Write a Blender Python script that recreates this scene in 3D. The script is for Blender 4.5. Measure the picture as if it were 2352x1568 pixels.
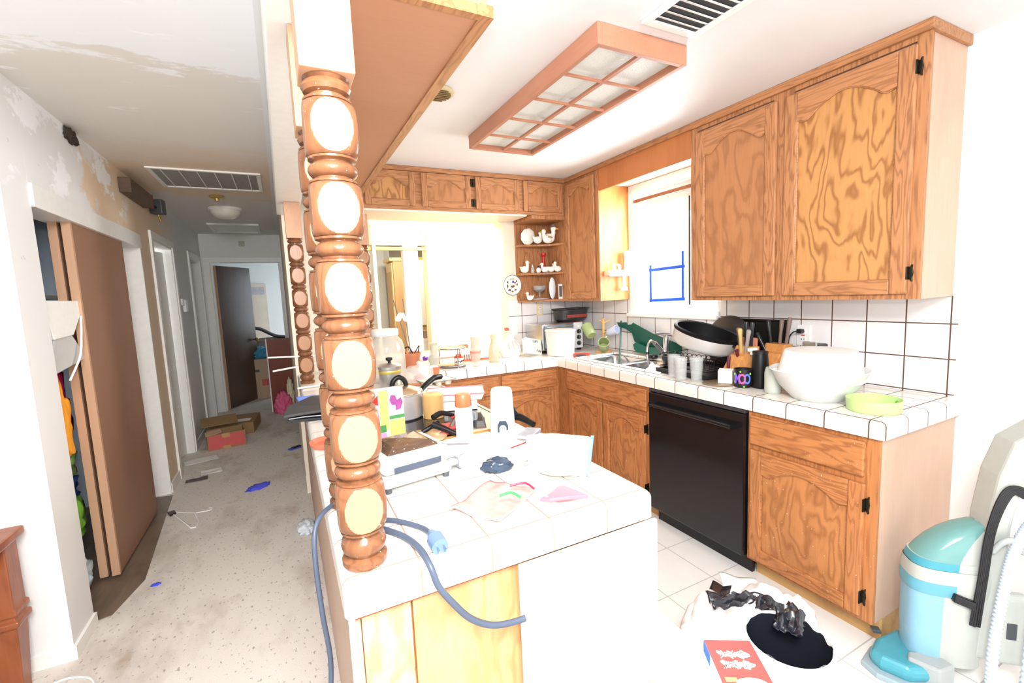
import bpy, bmesh, math, random
from math import sin, cos, pi, radians, sqrt
from mathutils import Vector, Matrix, noise
random.seed(7)
S = bpy.context.scene
for o in list(bpy.data.objects): bpy.data.objects.remove(o)
COL = S.collection

# ------------------------------------------------------------ camera, world, key light, exposure
cd = bpy.data.cameras.new('camera'); cam = bpy.data.objects.new('camera', cd); COL.objects.link(cam)
YAW, PITCH, ROLL, FPX, CH = .4635, -.1075, -.0442, 1042.8, 1.4743
F = Vector((sin(YAW)*cos(PITCH), cos(YAW)*cos(PITCH), sin(PITCH)))
R0 = Vector((cos(YAW), -sin(YAW), 0)); U0 = R0.cross(F)
R1 = R0*cos(ROLL)+U0*sin(ROLL); U1 = U0*cos(ROLL)-R0*sin(ROLL)
cam.matrix_world = Matrix(((R1.x, U1.x, -F.x, 0), (R1.y, U1.y, -F.y, 0), (R1.z, U1.z, -F.z, CH), (0, 0, 0, 1)))
cd.sensor_width = 36; cd.lens = FPX/2352*36; cd.clip_start = .02
S.camera = cam
w = bpy.data.worlds.new('world'); S.world = w; w.use_nodes = True
bg = w.node_tree.nodes['Background']; bg.inputs[0].default_value = (1, .99, .98, 1); bg.inputs[1].default_value = 1.0
S.view_settings.view_transform = 'Standard'; S.view_settings.look = 'None'
S.view_settings.gamma = 1; S.view_settings.exposure = 1.5

def area(name, loc, target, sx, sy, power, color=(1, 1, 1)):
    l = bpy.data.lights.new(name, 'AREA'); l.shape = 'RECTANGLE'; l.size = sx; l.size_y = sy; l.energy = power; l.color = color
    o = bpy.data.objects.new(name, l); COL.objects.link(o); o.location = loc
    d = Vector(target)-Vector(loc); o.rotation_euler = d.to_track_quat('-Z', 'Y').to_euler(); return o
area('ceiling_bounce_key', (.0, -.25, 2.34), (.35, 1.3, .8), .7, .7, 50, (1, .985, .965))  # unseen area light standing in for flash bounced off the ceiling
area('camera_flash', (0, -.05, 1.62), (.6, 1.5, 1.2), .12, .08, 6, (1, 1, 1))
area('living_room_light', (1.9, 4.5, 2.40), (1.6, 5.6, 0), 1.4, 1.0, 55, (1, .86, .62))
area('kitchen_window_daylight', (2.72, 2.5, 1.75), (1.2, 2.6, 1.3), .7, .8, 16, (.95, .98, 1))
area('next_room_fill', (1.5, 5.9, 2.39), (1.5, 6.6, 0), .9, .5, 12, (1, .9, .74))  # unseen fill added to brighten the zone behind the partition
area('side_room_fill', (-2.25, 5.12, 1.5), (-.9, 5.0, 1.2), .7, 1.2, 14, (.95, .97, 1))  # unseen fill added behind the side doorway to lift the dim hall
area('bedroom_window_daylight', (1.2, 9.4, 1.5), (-1, 9.0, 1.2), 1.0, 1.1, 5, (.84, .93, 1))

# ------------------------------------------------------------ materials
def lin(c):
    return tuple((x/12.92 if x <= .04045 else ((x+.055)/1.055)**2.4) for x in (v/255 for v in c))
MATS = {}
def mat(name, col, rough=.5, metal=0, spec=.5, noise_amt=0, nscale=30, trans=0, alpha=1, ior=1.45, bump=0, emit=None, estr=0, sub=0):
    if name in MATS: return MATS[name]
    m = bpy.data.materials.new(name); m.use_nodes = True; nt = m.node_tree; b = nt.nodes['Principled BSDF']
    c = lin(col) if max(col) > 1 else col
    b.inputs['Base Color'].default_value = (*c, 1); b.inputs['Roughness'].default_value = rough
    b.inputs['Metallic'].default_value = metal; b.inputs['Specular IOR Level'].default_value = spec
    b.inputs['Transmission Weight'].default_value = trans; b.inputs['Alpha'].default_value = alpha; b.inputs['IOR'].default_value = ior
    if emit: b.inputs['Emission Color'].default_value = (*lin(emit), 1); b.inputs['Emission Strength'].default_value = estr
    tc = nt.nodes.new('ShaderNodeTexCoord'); n = nt.nodes.new('ShaderNodeTexNoise'); n.inputs['Scale'].default_value = nscale; n.inputs['Detail'].default_value = 4
    nt.links.new(tc.outputs['Object'], n.inputs['Vector'])
    a = noise_amt or .06
    mx = nt.nodes.new('ShaderNodeMix'); mx.data_type = 'RGBA'
    mx.inputs['A'].default_value = (*[x*(1-a) for x in c], 1); mx.inputs['B'].default_value = (*[min(1, x*(1+a)) for x in c], 1)
    nt.links.new(n.outputs['Fac'], mx.inputs['Factor']); nt.links.new(mx.outputs['Result'], b.inputs['Base Color'])
    if bump:
        bp = nt.nodes.new('ShaderNodeBump'); bp.inputs['Strength'].default_value = bump; bp.inputs['Distance'].default_value = .01
        nt.links.new(n.outputs['Fac'], bp.inputs['Height']); nt.links.new(bp.outputs['Normal'], b.inputs['Normal'])
    MATS[name] = m; return m

def mathn(nt, op, a, b=None, c=None):
    n = nt.nodes.new('ShaderNodeMath'); n.operation = op
    for i, v in enumerate((a, b, c)):
        if v is None: continue
        if isinstance(v, (int, float)): n.inputs[i].default_value = v
        else: nt.links.new(v, n.inputs[i])
    return n.outputs[0]
def mixc(nt, f, a, b):
    n = nt.nodes.new('ShaderNodeMix'); n.data_type = 'RGBA'
    for k, v in (('Factor', f), ('A', a), ('B', b)):
        if isinstance(v, (int, float)): n.inputs[k].default_value = v
        elif isinstance(v, tuple): n.inputs[k].default_value = (*v, 1)
        else: nt.links.new(v, n.inputs[k])
    return n.outputs['Result']
def noise_tex(nt, vec, scale, detail=3, rough=.5, dist=0):
    n = nt.nodes.new('ShaderNodeTexNoise'); n.inputs['Scale'].default_value = scale; n.inputs['Detail'].default_value = detail
    n.inputs['Roughness'].default_value = rough; n.inputs['Distortion'].default_value = dist
    nt.links.new(vec, n.inputs['Vector']); return n.outputs['Fac']
def mapping(nt, vec, scale, loc=(0, 0, 0)):
    n = nt.nodes.new('ShaderNodeMapping'); n.inputs['Scale'].default_value = scale; n.inputs['Location'].default_value = loc
    nt.links.new(vec, n.inputs['Vector']); return n.outputs['Vector']
def wood(name, light, dark, axis='z', fig=10, figscale=2.2, amt=.6, rough=.42, dirt=0.0, speck=0, pw=2.2, st=.35):
    if name in MATS: return MATS[name]
    m = bpy.data.materials.new(name); m.use_nodes = True; nt = m.node_tree; b = nt.nodes['Principled BSDF']
    tc = nt.nodes.new('ShaderNodeTexCoord'); v = tc.outputs['Object']
    g = {'x': (.12, 1, 1), 'y': (1, .12, 1), 'z': (1, 1, .12)}[axis]
    fine = noise_tex(nt, mapping(nt, v, tuple(x*110 if x == 1 else 5 for x in g)), 1, 3, .6)
    g2 = {'x': (st, 1, 1), 'y': (1, st, 1), 'z': (1, 1, st)}[axis]
    big = noise_tex(nt, mapping(nt, v, tuple(x*figscale for x in g2)), 1.5, 3.5, .52, .25)
    ring = mathn(nt, 'SINE', mathn(nt, 'MULTIPLY', big, fig*6.28))
    ring = mathn(nt, 'POWER', mathn(nt, 'MULTIPLY_ADD', ring, .5, .5), pw)
    f = mathn(nt, 'ADD', mathn(nt, 'MULTIPLY', ring, amt), mathn(nt, 'MULTIPLY', mathn(nt, 'SUBTRACT', fine, .35), .9*(1.15-amt)))
    cl = nt.nodes.new('ShaderNodeClamp'); nt.links.new(f, cl.inputs[0])
    c = mixc(nt, cl.outputs[0], lin(light), lin(dark))
    if dirt:
        d = noise_tex(nt, mapping(nt, v, (3, 3, 2)), 1.6, 5, .65)
        d = mathn(nt, 'MULTIPLY', mathn(nt, 'SMOOTH_MAX', mathn(nt, 'SUBTRACT', d, .5), 0, .05), dirt*5)
        dc = nt.nodes.new('ShaderNodeClamp'); nt.links.new(d, dc.inputs[0])
        c = mixc(nt, dc.outputs[0], c, lin((96, 70, 48)))
    if speck:
        s = noise_tex(nt, v, 130, 1, .5); s = mathn(nt, 'GREATER_THAN', s, .79-.02*speck)
        c = mixc(nt, mathn(nt, 'MULTIPLY', s, .75), c, (.75, .7, .62))
    nt.links.new(c, b.inputs['Base Color']); b.inputs['Roughness'].default_value = rough; b.inputs['Specular IOR Level'].default_value = .35
    bp = nt.nodes.new('ShaderNodeBump'); bp.inputs['Strength'].default_value = .12; bp.inputs['Distance'].default_value = .004
    nt.links.new(fine, bp.inputs['Height']); nt.links.new(bp.outputs['Normal'], b.inputs['Normal'])
    MATS[name] = m; return m
def tile(name, px, py, pz, ox, oy, oz, t=.004, col=(238, 234, 226), grout=(92, 62, 46), rough=.18):
    """grid of grout lines; each axis pitch (0 = no lines on that axis); lines are skipped on faces whose normal is that axis"""
    m = bpy.data.materials.new(name); m.use_nodes = True; nt = m.node_tree; b = nt.nodes['Principled BSDF']
    tc = nt.nodes.new('ShaderNodeTexCoord'); ge = nt.nodes.new('ShaderNodeNewGeometry')
    sx = nt.nodes.new('ShaderNodeSeparateXYZ'); nt.links.new(tc.outputs['Object'], sx.inputs[0])
    sn = nt.nodes.new('ShaderNodeSeparateXYZ'); nt.links.new(ge.outputs['True Normal'], sn.inputs[0])
    tot = None
    for i, (p, o) in enumerate(((px, ox), (py, oy), (pz, oz))):
        if not p: continue
        q = mathn(nt, 'PINGPONG', mathn(nt, 'SUBTRACT', sx.outputs[i], o), p/2)
        l = mathn(nt, 'LESS_THAN', q, t/2+.0)
        l = mathn(nt, 'MULTIPLY', l, mathn(nt, 'LESS_THAN', mathn(nt, 'ABSOLUTE', sn.outputs[i]), .7))
        tot = l if tot is None else mathn(nt, 'MAXIMUM', tot, l)
    n = noise_tex(nt, tc.outputs['Object'], 9, 4, .6)
    base = mixc(nt, n, lin(col), lin(tuple(min(255, c*.955) for c in col)))
    nt.links.new(mixc(nt, tot, base, lin(grout)), b.inputs['Base Color'])
    nt.links.new(mathn(nt, 'MULTIPLY_ADD', tot, .5, rough), b.inputs['Roughness'])
    bp = nt.nodes.new('ShaderNodeBump'); bp.inputs['Strength'].default_value = .5; bp.inputs['Distance'].default_value = .003; bp.invert = True
    nt.links.new(tot, bp.inputs['Height']); nt.links.new(bp.outputs['Normal'], b.inputs['Normal'])
    MATS[name] = m; return m

OL, OD = (184, 130, 88), (128, 82, 52)
oak_z = wood('oak_vertical', OL, OD, 'z', 12, 7.5, .6, pw=2.6, st=.13)
oak_x = wood('oak_horizontal', OL, OD, 'x', 12, 7.5, .5, pw=2.6, st=.13)
oak_y = wood('oak_depth', OL, OD, 'y', 12, 7.5, .5, pw=2.6, st=.13)
ply = wood('oak_plywood_panel', (194, 142, 88), (144, 94, 54), 'z', 12, 3.2, .8, pw=2.6)
ply_c = wood('oak_plywood_calm', (180, 126, 84), (140, 92, 58), 'z', 7, 3.2, .5, pw=2.6)
base_z = wood('oak_base_vertical', (186, 124, 76), (132, 80, 46), 'z', 12, 7.5, .5, dirt=.25, speck=1, pw=2.6, st=.13)
base_y = wood('oak_base_depth', (186, 124, 76), (132, 80, 46), 'y', 12, 6, .6, dirt=.35, speck=1, pw=2.4, st=.18)
base_x = wood('oak_base_horizontal', (186, 124, 76), (132, 80, 46), 'x', 12, 6, .6, dirt=.35, speck=1, pw=2.4, st=.18)
base_p = wood('oak_base_panel', (188, 128, 78), (144, 90, 52), 'z', 11, 3.6, .6, dirt=.25, speck=1)
side_p = wood('cabinet_side_laminate', (202, 170, 148), (184, 150, 128), 'z', 4, 1.5, .35, dirt=.1)
soffit_m = wood('soffit_panel_wood', (186, 134, 104), (172, 120, 90), 'x', 2, 1.2, .4, rough=.55)
fix_m = wood('light_frame_wood', (182, 128, 102), (164, 108, 82), 'y', 3, 2, .3, rough=.5)
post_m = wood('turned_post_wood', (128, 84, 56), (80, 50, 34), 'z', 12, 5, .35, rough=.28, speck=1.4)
disc_m = wood('post_flat_wood', (204, 160, 128), (188, 142, 110), 'z', 6, 4, .3, rough=.4)
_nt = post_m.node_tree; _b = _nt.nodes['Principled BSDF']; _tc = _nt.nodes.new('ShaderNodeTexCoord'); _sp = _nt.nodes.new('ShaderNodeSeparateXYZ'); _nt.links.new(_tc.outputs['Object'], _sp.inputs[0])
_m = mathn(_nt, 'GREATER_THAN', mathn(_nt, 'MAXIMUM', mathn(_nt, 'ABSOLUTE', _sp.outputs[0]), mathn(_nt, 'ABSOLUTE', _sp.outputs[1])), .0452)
_src = _b.inputs['Base Color'].links[0].from_socket; _nt.links.new(mixc(_nt, _m, _src, lin((172, 128, 98))), _b.inputs['Base Color'])  # flat discs paler: flash reflection put into the wood colour
brown_door = wood('closet_door_brown', (150, 114, 92), (142, 106, 84), 'z', 2, 1, .3, rough=.55)
brown_edge = wood('closet_door_edge', (196, 156, 126), (184, 144, 114), 'z', 2, 1, .3, rough=.5)
table_m = wood('table_red_wood', (150, 86, 54), (112, 58, 34), 'z', 5, 3, .4, rough=.3)
pen_p = wood('peninsula_plywood', (214, 178, 138), (178, 130, 86), 'z', 8, 4, .6, speck=1.5)
bedroom_door_m = wood('dark_door_wood', (86, 66, 54), (66, 50, 40), 'z', 3, 1.5, .3, rough=.3)
red_board_m = wood('red_brown_board', (128, 58, 32), (112, 46, 24), 'z', 2, 1, .3, rough=.4)
armoire_m = wood('tan_armoire_wood', (205, 170, 125), (188, 150, 108), 'z', 3, 2, .3)
knife_m = wood('knife_block_wood', (214, 150, 88), (184, 118, 62), 'z', 8, 6, .4)
counter_m = tile('tile_counter', .16, .16, 0, .048, .102, 0, .005)
splash_m = tile('tile_backsplash', 0, .16, .156, 0, .102, .942, .0055, col=(236, 235, 236))
splashb_m = tile('tile_backsplash_back', .16, 0, .156, .064, 0, .942, .005, col=(236, 235, 236))
vinyl_m = tile('vinyl_kitchen_floor', .3, .3, 0, .02, .0, 0, .005, col=(238, 237, 235), grout=(186, 182, 178), rough=.3)
wall_m = mat('wall_white_paint', (232, 232, 230), .6, noise_amt=.03, nscale=4)
wall_warm = mat('wall_cream_paint', (236, 226, 208), .6, noise_amt=.03, nscale=3)
ceil_m = mat('ceiling_white', (228, 229, 231), .55, noise_amt=.04, nscale=5, bump=.15)
trim_m = mat('trim_white', (235, 234, 230), .35)
white_p = mat('white_plastic', (236, 236, 234), .35)
white_c = mat('white_ceramic', (240, 238, 232), .15)
paper_m = mat('white_paper', (235, 235, 232), .8)
cream_m = mat('cream_plastic', (226, 214, 180), .4)
black_m = mat('black_enamel', (16, 16, 18), .38, noise_amt=.3, nscale=8, spec=.35)
black_p = mat('black_plastic', (24, 24, 27), .35)
blackbag_m = mat('black_bin_liner', (28, 30, 38), .2, spec=.9)
chrome_m = mat('brushed_steel', (190, 190, 192), .22, metal=1)
alum_m = mat('dull_aluminium', (205, 203, 198), .35, metal=.9)
darkm = mat('dark_bronze_hinge', (52, 48, 40), .35, metal=.8)
iron_m = mat('dark_iron', (60, 58, 56), .4, metal=.6)
def glass(name, tint=(255, 255, 255), rough=.02, alpha=.3):
    m = mat(name, tint, rough, trans=.0, alpha=alpha, spec=.9); return m
glass_m = glass('clear_glass', (235, 240, 240), .04, .28)
frost_m = glass('frosted_plastic', (236, 240, 240), .3, .72)
yel_glass = glass('yellow_glass', (214, 208, 180), .12, .5)
pink_glass = glass('pink_glass', (238, 205, 190), .1, .45)
winglass = glass('window_glass', (250, 252, 255), .01, .06)
terra_m = mat('terracotta_plastic', (196, 122, 88), .5)
orange_m = mat('orange_plastic', (210, 104, 66), .35)
red_m = mat('red_plastic', (196, 40, 38), .35)
redpad = mat('red_silicone', (216, 74, 70), .5)
green_m = mat('green_mug', (156, 172, 118), .25)
dgreen_m = mat('dark_green_plastic', (14, 82, 66), .35)
lime_m = mat('lime_green_plastic', (186, 210, 142), .3)
blue_tape = mat('blue_tape', (20, 90, 220), .6)
cord_m = mat('grey_blue_cord', (70, 80, 98), .45)
gry_p = mat('grey_plastic', (150, 155, 160), .4)
dgry = mat('dark_grey_plastic', (70, 74, 78), .4)
tan_m = mat('tan_cardboard', (190, 150, 100), .8)
card_m = mat('brown_cardboard', (156, 126, 88), .85)
redcard = mat('red_print_card', (206, 92, 92), .6)

# ------------------------------------------------------------ mesh builder
class MB:
    def __init__(s): s.k = 0; s.v = []; s.f = []; s.mi = []; s.cur = 0
    def add(s, vs, fs, M=None):
        b = len(s.v)
        for p in vs:
            p = Vector(p); s.v.append(M @ p if M is not None else p)
        for f in fs: s.f.append([b+i for i in f]); s.mi.append(s.cur)
        return s
    def box(s, a, b, M=None):
        (x0, y0, z0), (x1, y1, z1) = a, b
        e = (s.k % 9)*.00012; s.k += 1
        x0, x1 = min(x0, x1)-e, max(x0, x1)+e; y0, y1 = min(y0, y1)-e, max(y0, y1)+e; z0, z1 = min(z0, z1)-e, max(z0, z1)+e
        return s.add([(x0, y0, z0), (x1, y0, z0), (x1, y1, z0), (x0, y1, z0), (x0, y0, z1), (x1, y0, z1), (x1, y1, z1), (x0, y1, z1)],
                     [(0, 3, 2, 1), (4, 5, 6, 7), (0, 1, 5, 4), (1, 2, 6, 5), (2, 3, 7, 6), (3, 0, 4, 7)], M)
    def lathe(s, prof, n=32, c=(0, 0, 0), M=None, rfun=None, cap=True):
        vs = []; fs = []
        for r, z in prof:
            for i in range(n):
                t = 2*pi*i/n; rr = rfun(r, z, t) if rfun else r
                vs.append((c[0]+rr*cos(t), c[1]+rr*sin(t), c[2]+z))
        for k in range(len(prof)-1):
            for i in range(n):
                j = (i+1) % n; fs.append((k*n+i, k*n+j, (k+1)*n+j, (k+1)*n+i))
        if cap:
            if prof[0][0] > 1e-5: fs.append(tuple(range(n))[::-1])
            if prof[-1][0] > 1e-5: fs.append(tuple((len(prof)-1)*n+i for i in range(n)))
        return s.add(vs, fs, M)
    def tube(s, pts, r, n=10, closed=False, M=None):
        pts = [Vector(p) for p in pts]; N = len(pts); vs = []; fs = []; up = None
        for k in range(N):
            if closed: d = pts[(k+1) % N]-pts[k-1]
            else: d = pts[min(k+1, N-1)]-pts[max(k-1, 0)]
            d.normalize()
            if up is None:
                up = Vector((0, 0, 1)) if abs(d.z) < .9 else Vector((1, 0, 0))
            a = d.cross(up).normalized() if d.cross(up).length > 1e-4 else d.orthogonal().normalized(); up = a.cross(d)
            rr = r[k] if isinstance(r, (list, tuple)) else r
            for i in range(n):
                t = 2*pi*i/n; vs.append(pts[k]+a*cos(t)*rr+up*sin(t)*rr)
        m = N if closed else N-1
        for k in range(m):
            for i in range(n):
                j = (i+1) % n; k2 = (k+1) % N; fs.append((k*n+i, k2*n+i, k2*n+j, k*n+j))
        if not closed: fs += [tuple(range(n)), tuple((N-1)*n+i for i in range(n))[::-1]]
        return s.add(vs, fs, M)
    def prism(s, poly, fn, d0, d1):
        """polygon in (u,v), extruded along n from d0 to d1; fn(u,v,n)->xyz"""
        e = (s.k % 9)*.00012; s.k += 1; d1 += e
        n = len(poly); vs = [fn(u, v, d0) for u, v in poly]+[fn(u, v, d1) for u, v in poly]
        fs = [tuple(range(n))[::-1], tuple(range(n, 2*n))]+[(i, (i+1) % n, n+(i+1) % n, n+i) for i in range(n)]
        return s.add(vs, fs)
    def sphere(s, c, r, n=16, m=10, M=None):
        rx, ry, rz = (r, r, r) if isinstance(r, (int, float)) else r
        vs = []; fs = []
        for k in range(m+1):
            p = pi*k/m
            for i in range(n):
                t = 2*pi*i/n; vs.append((c[0]+rx*sin(p)*cos(t), c[1]+ry*sin(p)*sin(t), c[2]-rz*cos(p)))
        for k in range(m):
            for i in range(n):
                j = (i+1) % n; fs.append((k*n+i, k*n+j, (k+1)*n+j, (k+1)*n+i))
        return s.add(vs, fs, M)
    def build(s, name, mats, parent=None, smooth=False, bevel=0, seg=2, sub=0, solid=0):
        me = bpy.data.meshes.new(name); me.from_pydata([tuple(v) for v in s.v], [], s.f)
        if not isinstance(mats, (list, tuple)): mats = [mats]
        for m in mats: me.materials.append(m)
        me.polygons.foreach_set('material_index', s.mi)
        bm = bmesh.new(); bm.from_mesh(me);         bmesh.ops.recalc_face_normals(bm, faces=bm.faces); bm.to_mesh(me); bm.free()
        o = bpy.data.objects.new(name, me); COL.objects.link(o)
        if parent: o.parent = parent
        if smooth:
            me.polygons.foreach_set('use_smooth', [True]*len(me.polygons))
            me.set_sharp_from_angle(angle=radians(38))
        if solid:
            md = o.modifiers.new('solid', 'SOLIDIFY'); md.thickness = solid
        if bevel:
            md = o.modifiers.new('bevel', 'BEVEL'); md.width = bevel; md.segments = seg; md.limit_method = 'ANGLE'; md.angle_limit = radians(40)
        if sub:
            md = o.modifiers.new('sub', 'SUBSURF'); md.levels = sub; md.render_levels = sub
        return o
def tag(o, label, cat, group=None, kind=None):
    o['label'] = label; o['category'] = cat
    if group: o['group'] = group
    if kind: o['kind'] = kind
    return o
def thing(name, label, cat, loc=(0, 0, 0), rz=0, group=None, rot=None):
    o = bpy.data.objects.new(name, None); COL.objects.link(o); o.location = loc; o.rotation_euler = rot or (0, 0, rz)
    o.empty_display_size = .05
    return tag(o, label, cat, group)
def struct(o, label=None):
    o['kind'] = 'structure'
    if label: o['label'] = label
    return o
def copytree(src, loc, label, rz=None, group=None, rot=None, scale=None):
    r = src.copy(); COL.objects.link(r); r.location = loc; r['label'] = label
    if rz is not None: r.rotation_euler = (0, 0, rz)
    if rot: r.rotation_euler = rot
    if scale: r.scale = (scale,)*3
    if group: r['group'] = group
    for c in src.children:
        d = c.copy(); COL.objects.link(d); d.parent = r
        for g in c.children:
            e = g.copy(); COL.objects.link(e); e.parent = d
    return r
def rotM(rx=0, ry=0, rz=0, loc=(0, 0, 0)):
    return Matrix.Translation(loc) @ Matrix.Rotation(rz, 4, 'Z') @ Matrix.Rotation(ry, 4, 'Y') @ Matrix.Rotation(rx, 4, 'X')
def spline(pts, n=8):
    P = [Vector(p) for p in pts]; out = []
    for i in range(len(P)-1):
        a = P[max(i-1, 0)]; b = P[i]; c = P[i+1]; d = P[min(i+2, len(P)-1)]
        for k in range(n):
            t = k/n; out.append(.5*((2*b)+(c-a)*t+(2*a-5*b+4*c-d)*t*t+(3*b-a-3*c+d)*t**3))
    out.append(P[-1]); return out
def mbox(name, a, b, m, parent=None, bevel=0): return MB().box(a, b).build(name, m, parent, bevel=bevel)
def crumple(name, c, size, m, parent=None, seed=1, amp=.35, fr=2.2, rz=0, flat=True, sub=1, res=4):
    """wrinkled cloth / bag lump resting on z=c.z"""
    bm = bmesh.new(); bmesh.ops.create_icosphere(bm, subdivisions=res, radius=1)
    off = Vector((seed*3.1, seed*1.7, seed*.9))
    for v in bm.verts:
        p = v.co.copy(); d = noise.noise(p*fr+off)*amp+abs(noise.noise(p*fr*2.3+off))*amp*.6
        q = p*(1+d)
        if flat and q.z < -.55: q.z = -.55+(q.z+.55)*.15
        v.co = Vector((q.x*size[0], q.y*size[1], (q.z+.6)*size[2]))
    me = bpy.data.meshes.new(name); bm.to_mesh(me); bm.free(); me.materials.append(m)
    me.polygons.foreach_set('use_smooth', [True]*len(me.polygons))
    o = bpy.data.objects.new(name, me); COL.objects.link(o); o.location = c; o.rotation_euler = (0, 0, rz)
    if parent: o.parent = parent
    return o
def sheet(name, w, d, m, loc, rz=0, rot=None, amp=.004, seed=1, parent=None, n=14, shape=None, fr=9, thick=.0012):
    vs = []; fs = []
    for i in range(n+1):
        for j in range(n+1):
            x = (i/n-.5)*w; y = (j/n-.5)*d
            z = abs(noise.noise(Vector((x*fr+seed, y*fr, seed))))*amp*2
            if shape: x, y, z = shape(x, y, z)
            vs.append((x, y, z+.0005))
    for i in range(n):
        for j in range(n): a = i*(n+1)+j; fs.append((a, a+n+1, a+n+2, a+1))
    mb = MB(); mb.add(vs, fs); o = mb.build(name, m, parent, smooth=True, solid=thick); o.location = loc; o.rotation_euler = rot or (0, 0, rz); return o
def text(name, body, size, m, parent, M, extrude=.0006, align='CENTER', bold=0):
    c = bpy.data.curves.new(name, 'FONT'); c.body = body; c.size = size; c.extrude = extrude; c.align_x = align; c.align_y = 'CENTER'; c.offset = bold
    o = bpy.data.objects.new(name+'_tmp', c); COL.objects.link(o)
    dg = bpy.context.evaluated_depsgraph_get(); me = bpy.data.meshes.new_from_object(o.evaluated_get(dg)); bpy.data.objects.remove(o)
    me.materials.clear(); me.materials.append(m); me.transform(M)
    q = bpy.data.objects.new(name, me); COL.objects.link(q)
    if parent: q.parent = parent
    return q
# ------------------------------------------------------------ setting
XW, XU, XF, XC = 2.6, 2.285, 1.975, 1.955
YB, YU, YF, YC = 3.75, 3.42, 3.13, 3.10
ZC, ZT, ZL = 2.432, .932, .862
carpet = bpy.data.materials.new('beige_carpet'); carpet.use_nodes = True; nt = carpet.node_tree; b = nt.nodes['Principled BSDF']
tc = nt.nodes.new('ShaderNodeTexCoord'); v = tc.outputs['Object']
fib = noise_tex(nt, v, 230, 3, .7); spk = noise_tex(nt, mapping(nt, v, (60, 38, 1)), 1, 2, .5)
st = noise_tex(nt, mapping(nt, v, (2.2, 1.1, 1), (.3, 0, 0)), 1, 5, .62); st2 = noise_tex(nt, mapping(nt, v, (3.5, 2.2, 1), (5.3, 2, 0)), 1, 4, .6)
c = mixc(nt, fib, lin((214, 207, 198)), lin((234, 228, 220)))
def rng(f, a, b_):
    q = mathn(nt, 'DIVIDE', mathn(nt, 'SUBTRACT', f, a), b_-a); cl = nt.nodes.new('ShaderNodeClamp'); nt.links.new(q, cl.inputs[0]); return cl.outputs[0]
c = mixc(nt, mathn(nt, 'MULTIPLY', rng(spk, .63, .70), .55), c, lin((105, 92, 82)))
c = mixc(nt, mathn(nt, 'MULTIPLY', rng(st, .50, .70), .5), c, lin((140, 120, 100)))
c = mixc(nt, mathn(nt, 'MULTIPLY', rng(st2, .60, .72), .55), c, lin((150, 108, 66)))
nt.links.new(c, b.inputs['Base Color']); b.inputs['Roughness'].default_value = .95; b.inputs['Specular IOR Level'].default_value = .1
bp = nt.nodes.new('ShaderNodeBump'); bp.inputs['Strength'].default_value = .6; bp.inputs['Distance'].default_value = .006
nt.links.new(fib, bp.inputs['Height']); nt.links.new(bp.outputs['Normal'], b.inputs['Normal'])

struct(mbox('floor', (-3.5, -2.5, -.1), (.09, 11, 0), carpet), 'beige stained carpet running down the hallway')
struct(mbox('floor', (.09, -2.5, -.1), (2.72, 3.87, 0), vinyl_m), 'white vinyl tile kitchen floor')
struct(mbox('floor', (.15, 3.87, -.1), (5.2, 8.2, 0), tan_m), 'floor of the room beyond the pass-through')
struct(mbox('floor', (-1.55, 2.6, 0), (-1.04, 4.45, .006), wood('closet_floor_wood', (122, 104, 88), (84, 70, 58), 'y', 4, 3, .4, rough=.4)), 'scuffed bare wood floor of the hall closet')
strip = MB().prism([(-1.04, 2.70), (-.87, 2.74), (-.80, 3.02), (-.90, 4.3), (-1.04, 4.33)], lambda u, v, n: (u, v, n), 0, .004)
struct(strip.build('trim_7', MATS['closet_floor_wood']), 'bare wood threshold strip along the closet opening')
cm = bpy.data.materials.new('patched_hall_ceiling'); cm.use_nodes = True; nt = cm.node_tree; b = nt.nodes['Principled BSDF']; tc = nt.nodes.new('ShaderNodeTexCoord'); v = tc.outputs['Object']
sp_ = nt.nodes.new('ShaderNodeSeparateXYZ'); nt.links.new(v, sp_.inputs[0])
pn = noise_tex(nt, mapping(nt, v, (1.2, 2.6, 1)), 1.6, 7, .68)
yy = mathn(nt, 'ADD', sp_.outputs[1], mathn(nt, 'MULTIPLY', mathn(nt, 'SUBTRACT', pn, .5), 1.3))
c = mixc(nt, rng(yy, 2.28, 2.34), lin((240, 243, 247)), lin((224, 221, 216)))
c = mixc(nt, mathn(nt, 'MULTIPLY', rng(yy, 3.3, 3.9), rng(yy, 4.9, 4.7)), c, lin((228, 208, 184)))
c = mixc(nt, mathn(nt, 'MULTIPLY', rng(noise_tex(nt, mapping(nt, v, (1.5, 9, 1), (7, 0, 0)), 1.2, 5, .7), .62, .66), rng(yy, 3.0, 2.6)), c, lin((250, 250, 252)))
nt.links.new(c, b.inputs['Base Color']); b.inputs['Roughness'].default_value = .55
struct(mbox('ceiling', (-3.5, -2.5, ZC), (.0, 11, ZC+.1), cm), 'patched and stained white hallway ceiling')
struct(mbox('ceiling', (.0, -2.5, ZC), (2.72, 11, ZC+.1), ceil_m), 'white kitchen ceiling')
struct(mbox('ceiling', (2.72, 3.75, ZC), (5.2, 8.2, ZC+.1), ceil_m))
# right wall with window hole
wy0, wy1, wz0, wz1 = 2.10, 2.90, 1.29, 2.22
mb = MB(); X0, X1 = XW, XW+.12
mb.box((X0, -2.5, 0), (X1, wy0, ZC)); mb.box((X0, wy1, 0), (X1, 3.87, ZC)); mb.box((X0, wy0, 0), (X1, wy1, wz0)); mb.box((X0, wy0, wz1), (X1, wy1, ZC))
struct(mb.build('wall_right', wall_m), 'white painted wall with the kitchen window')
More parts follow.
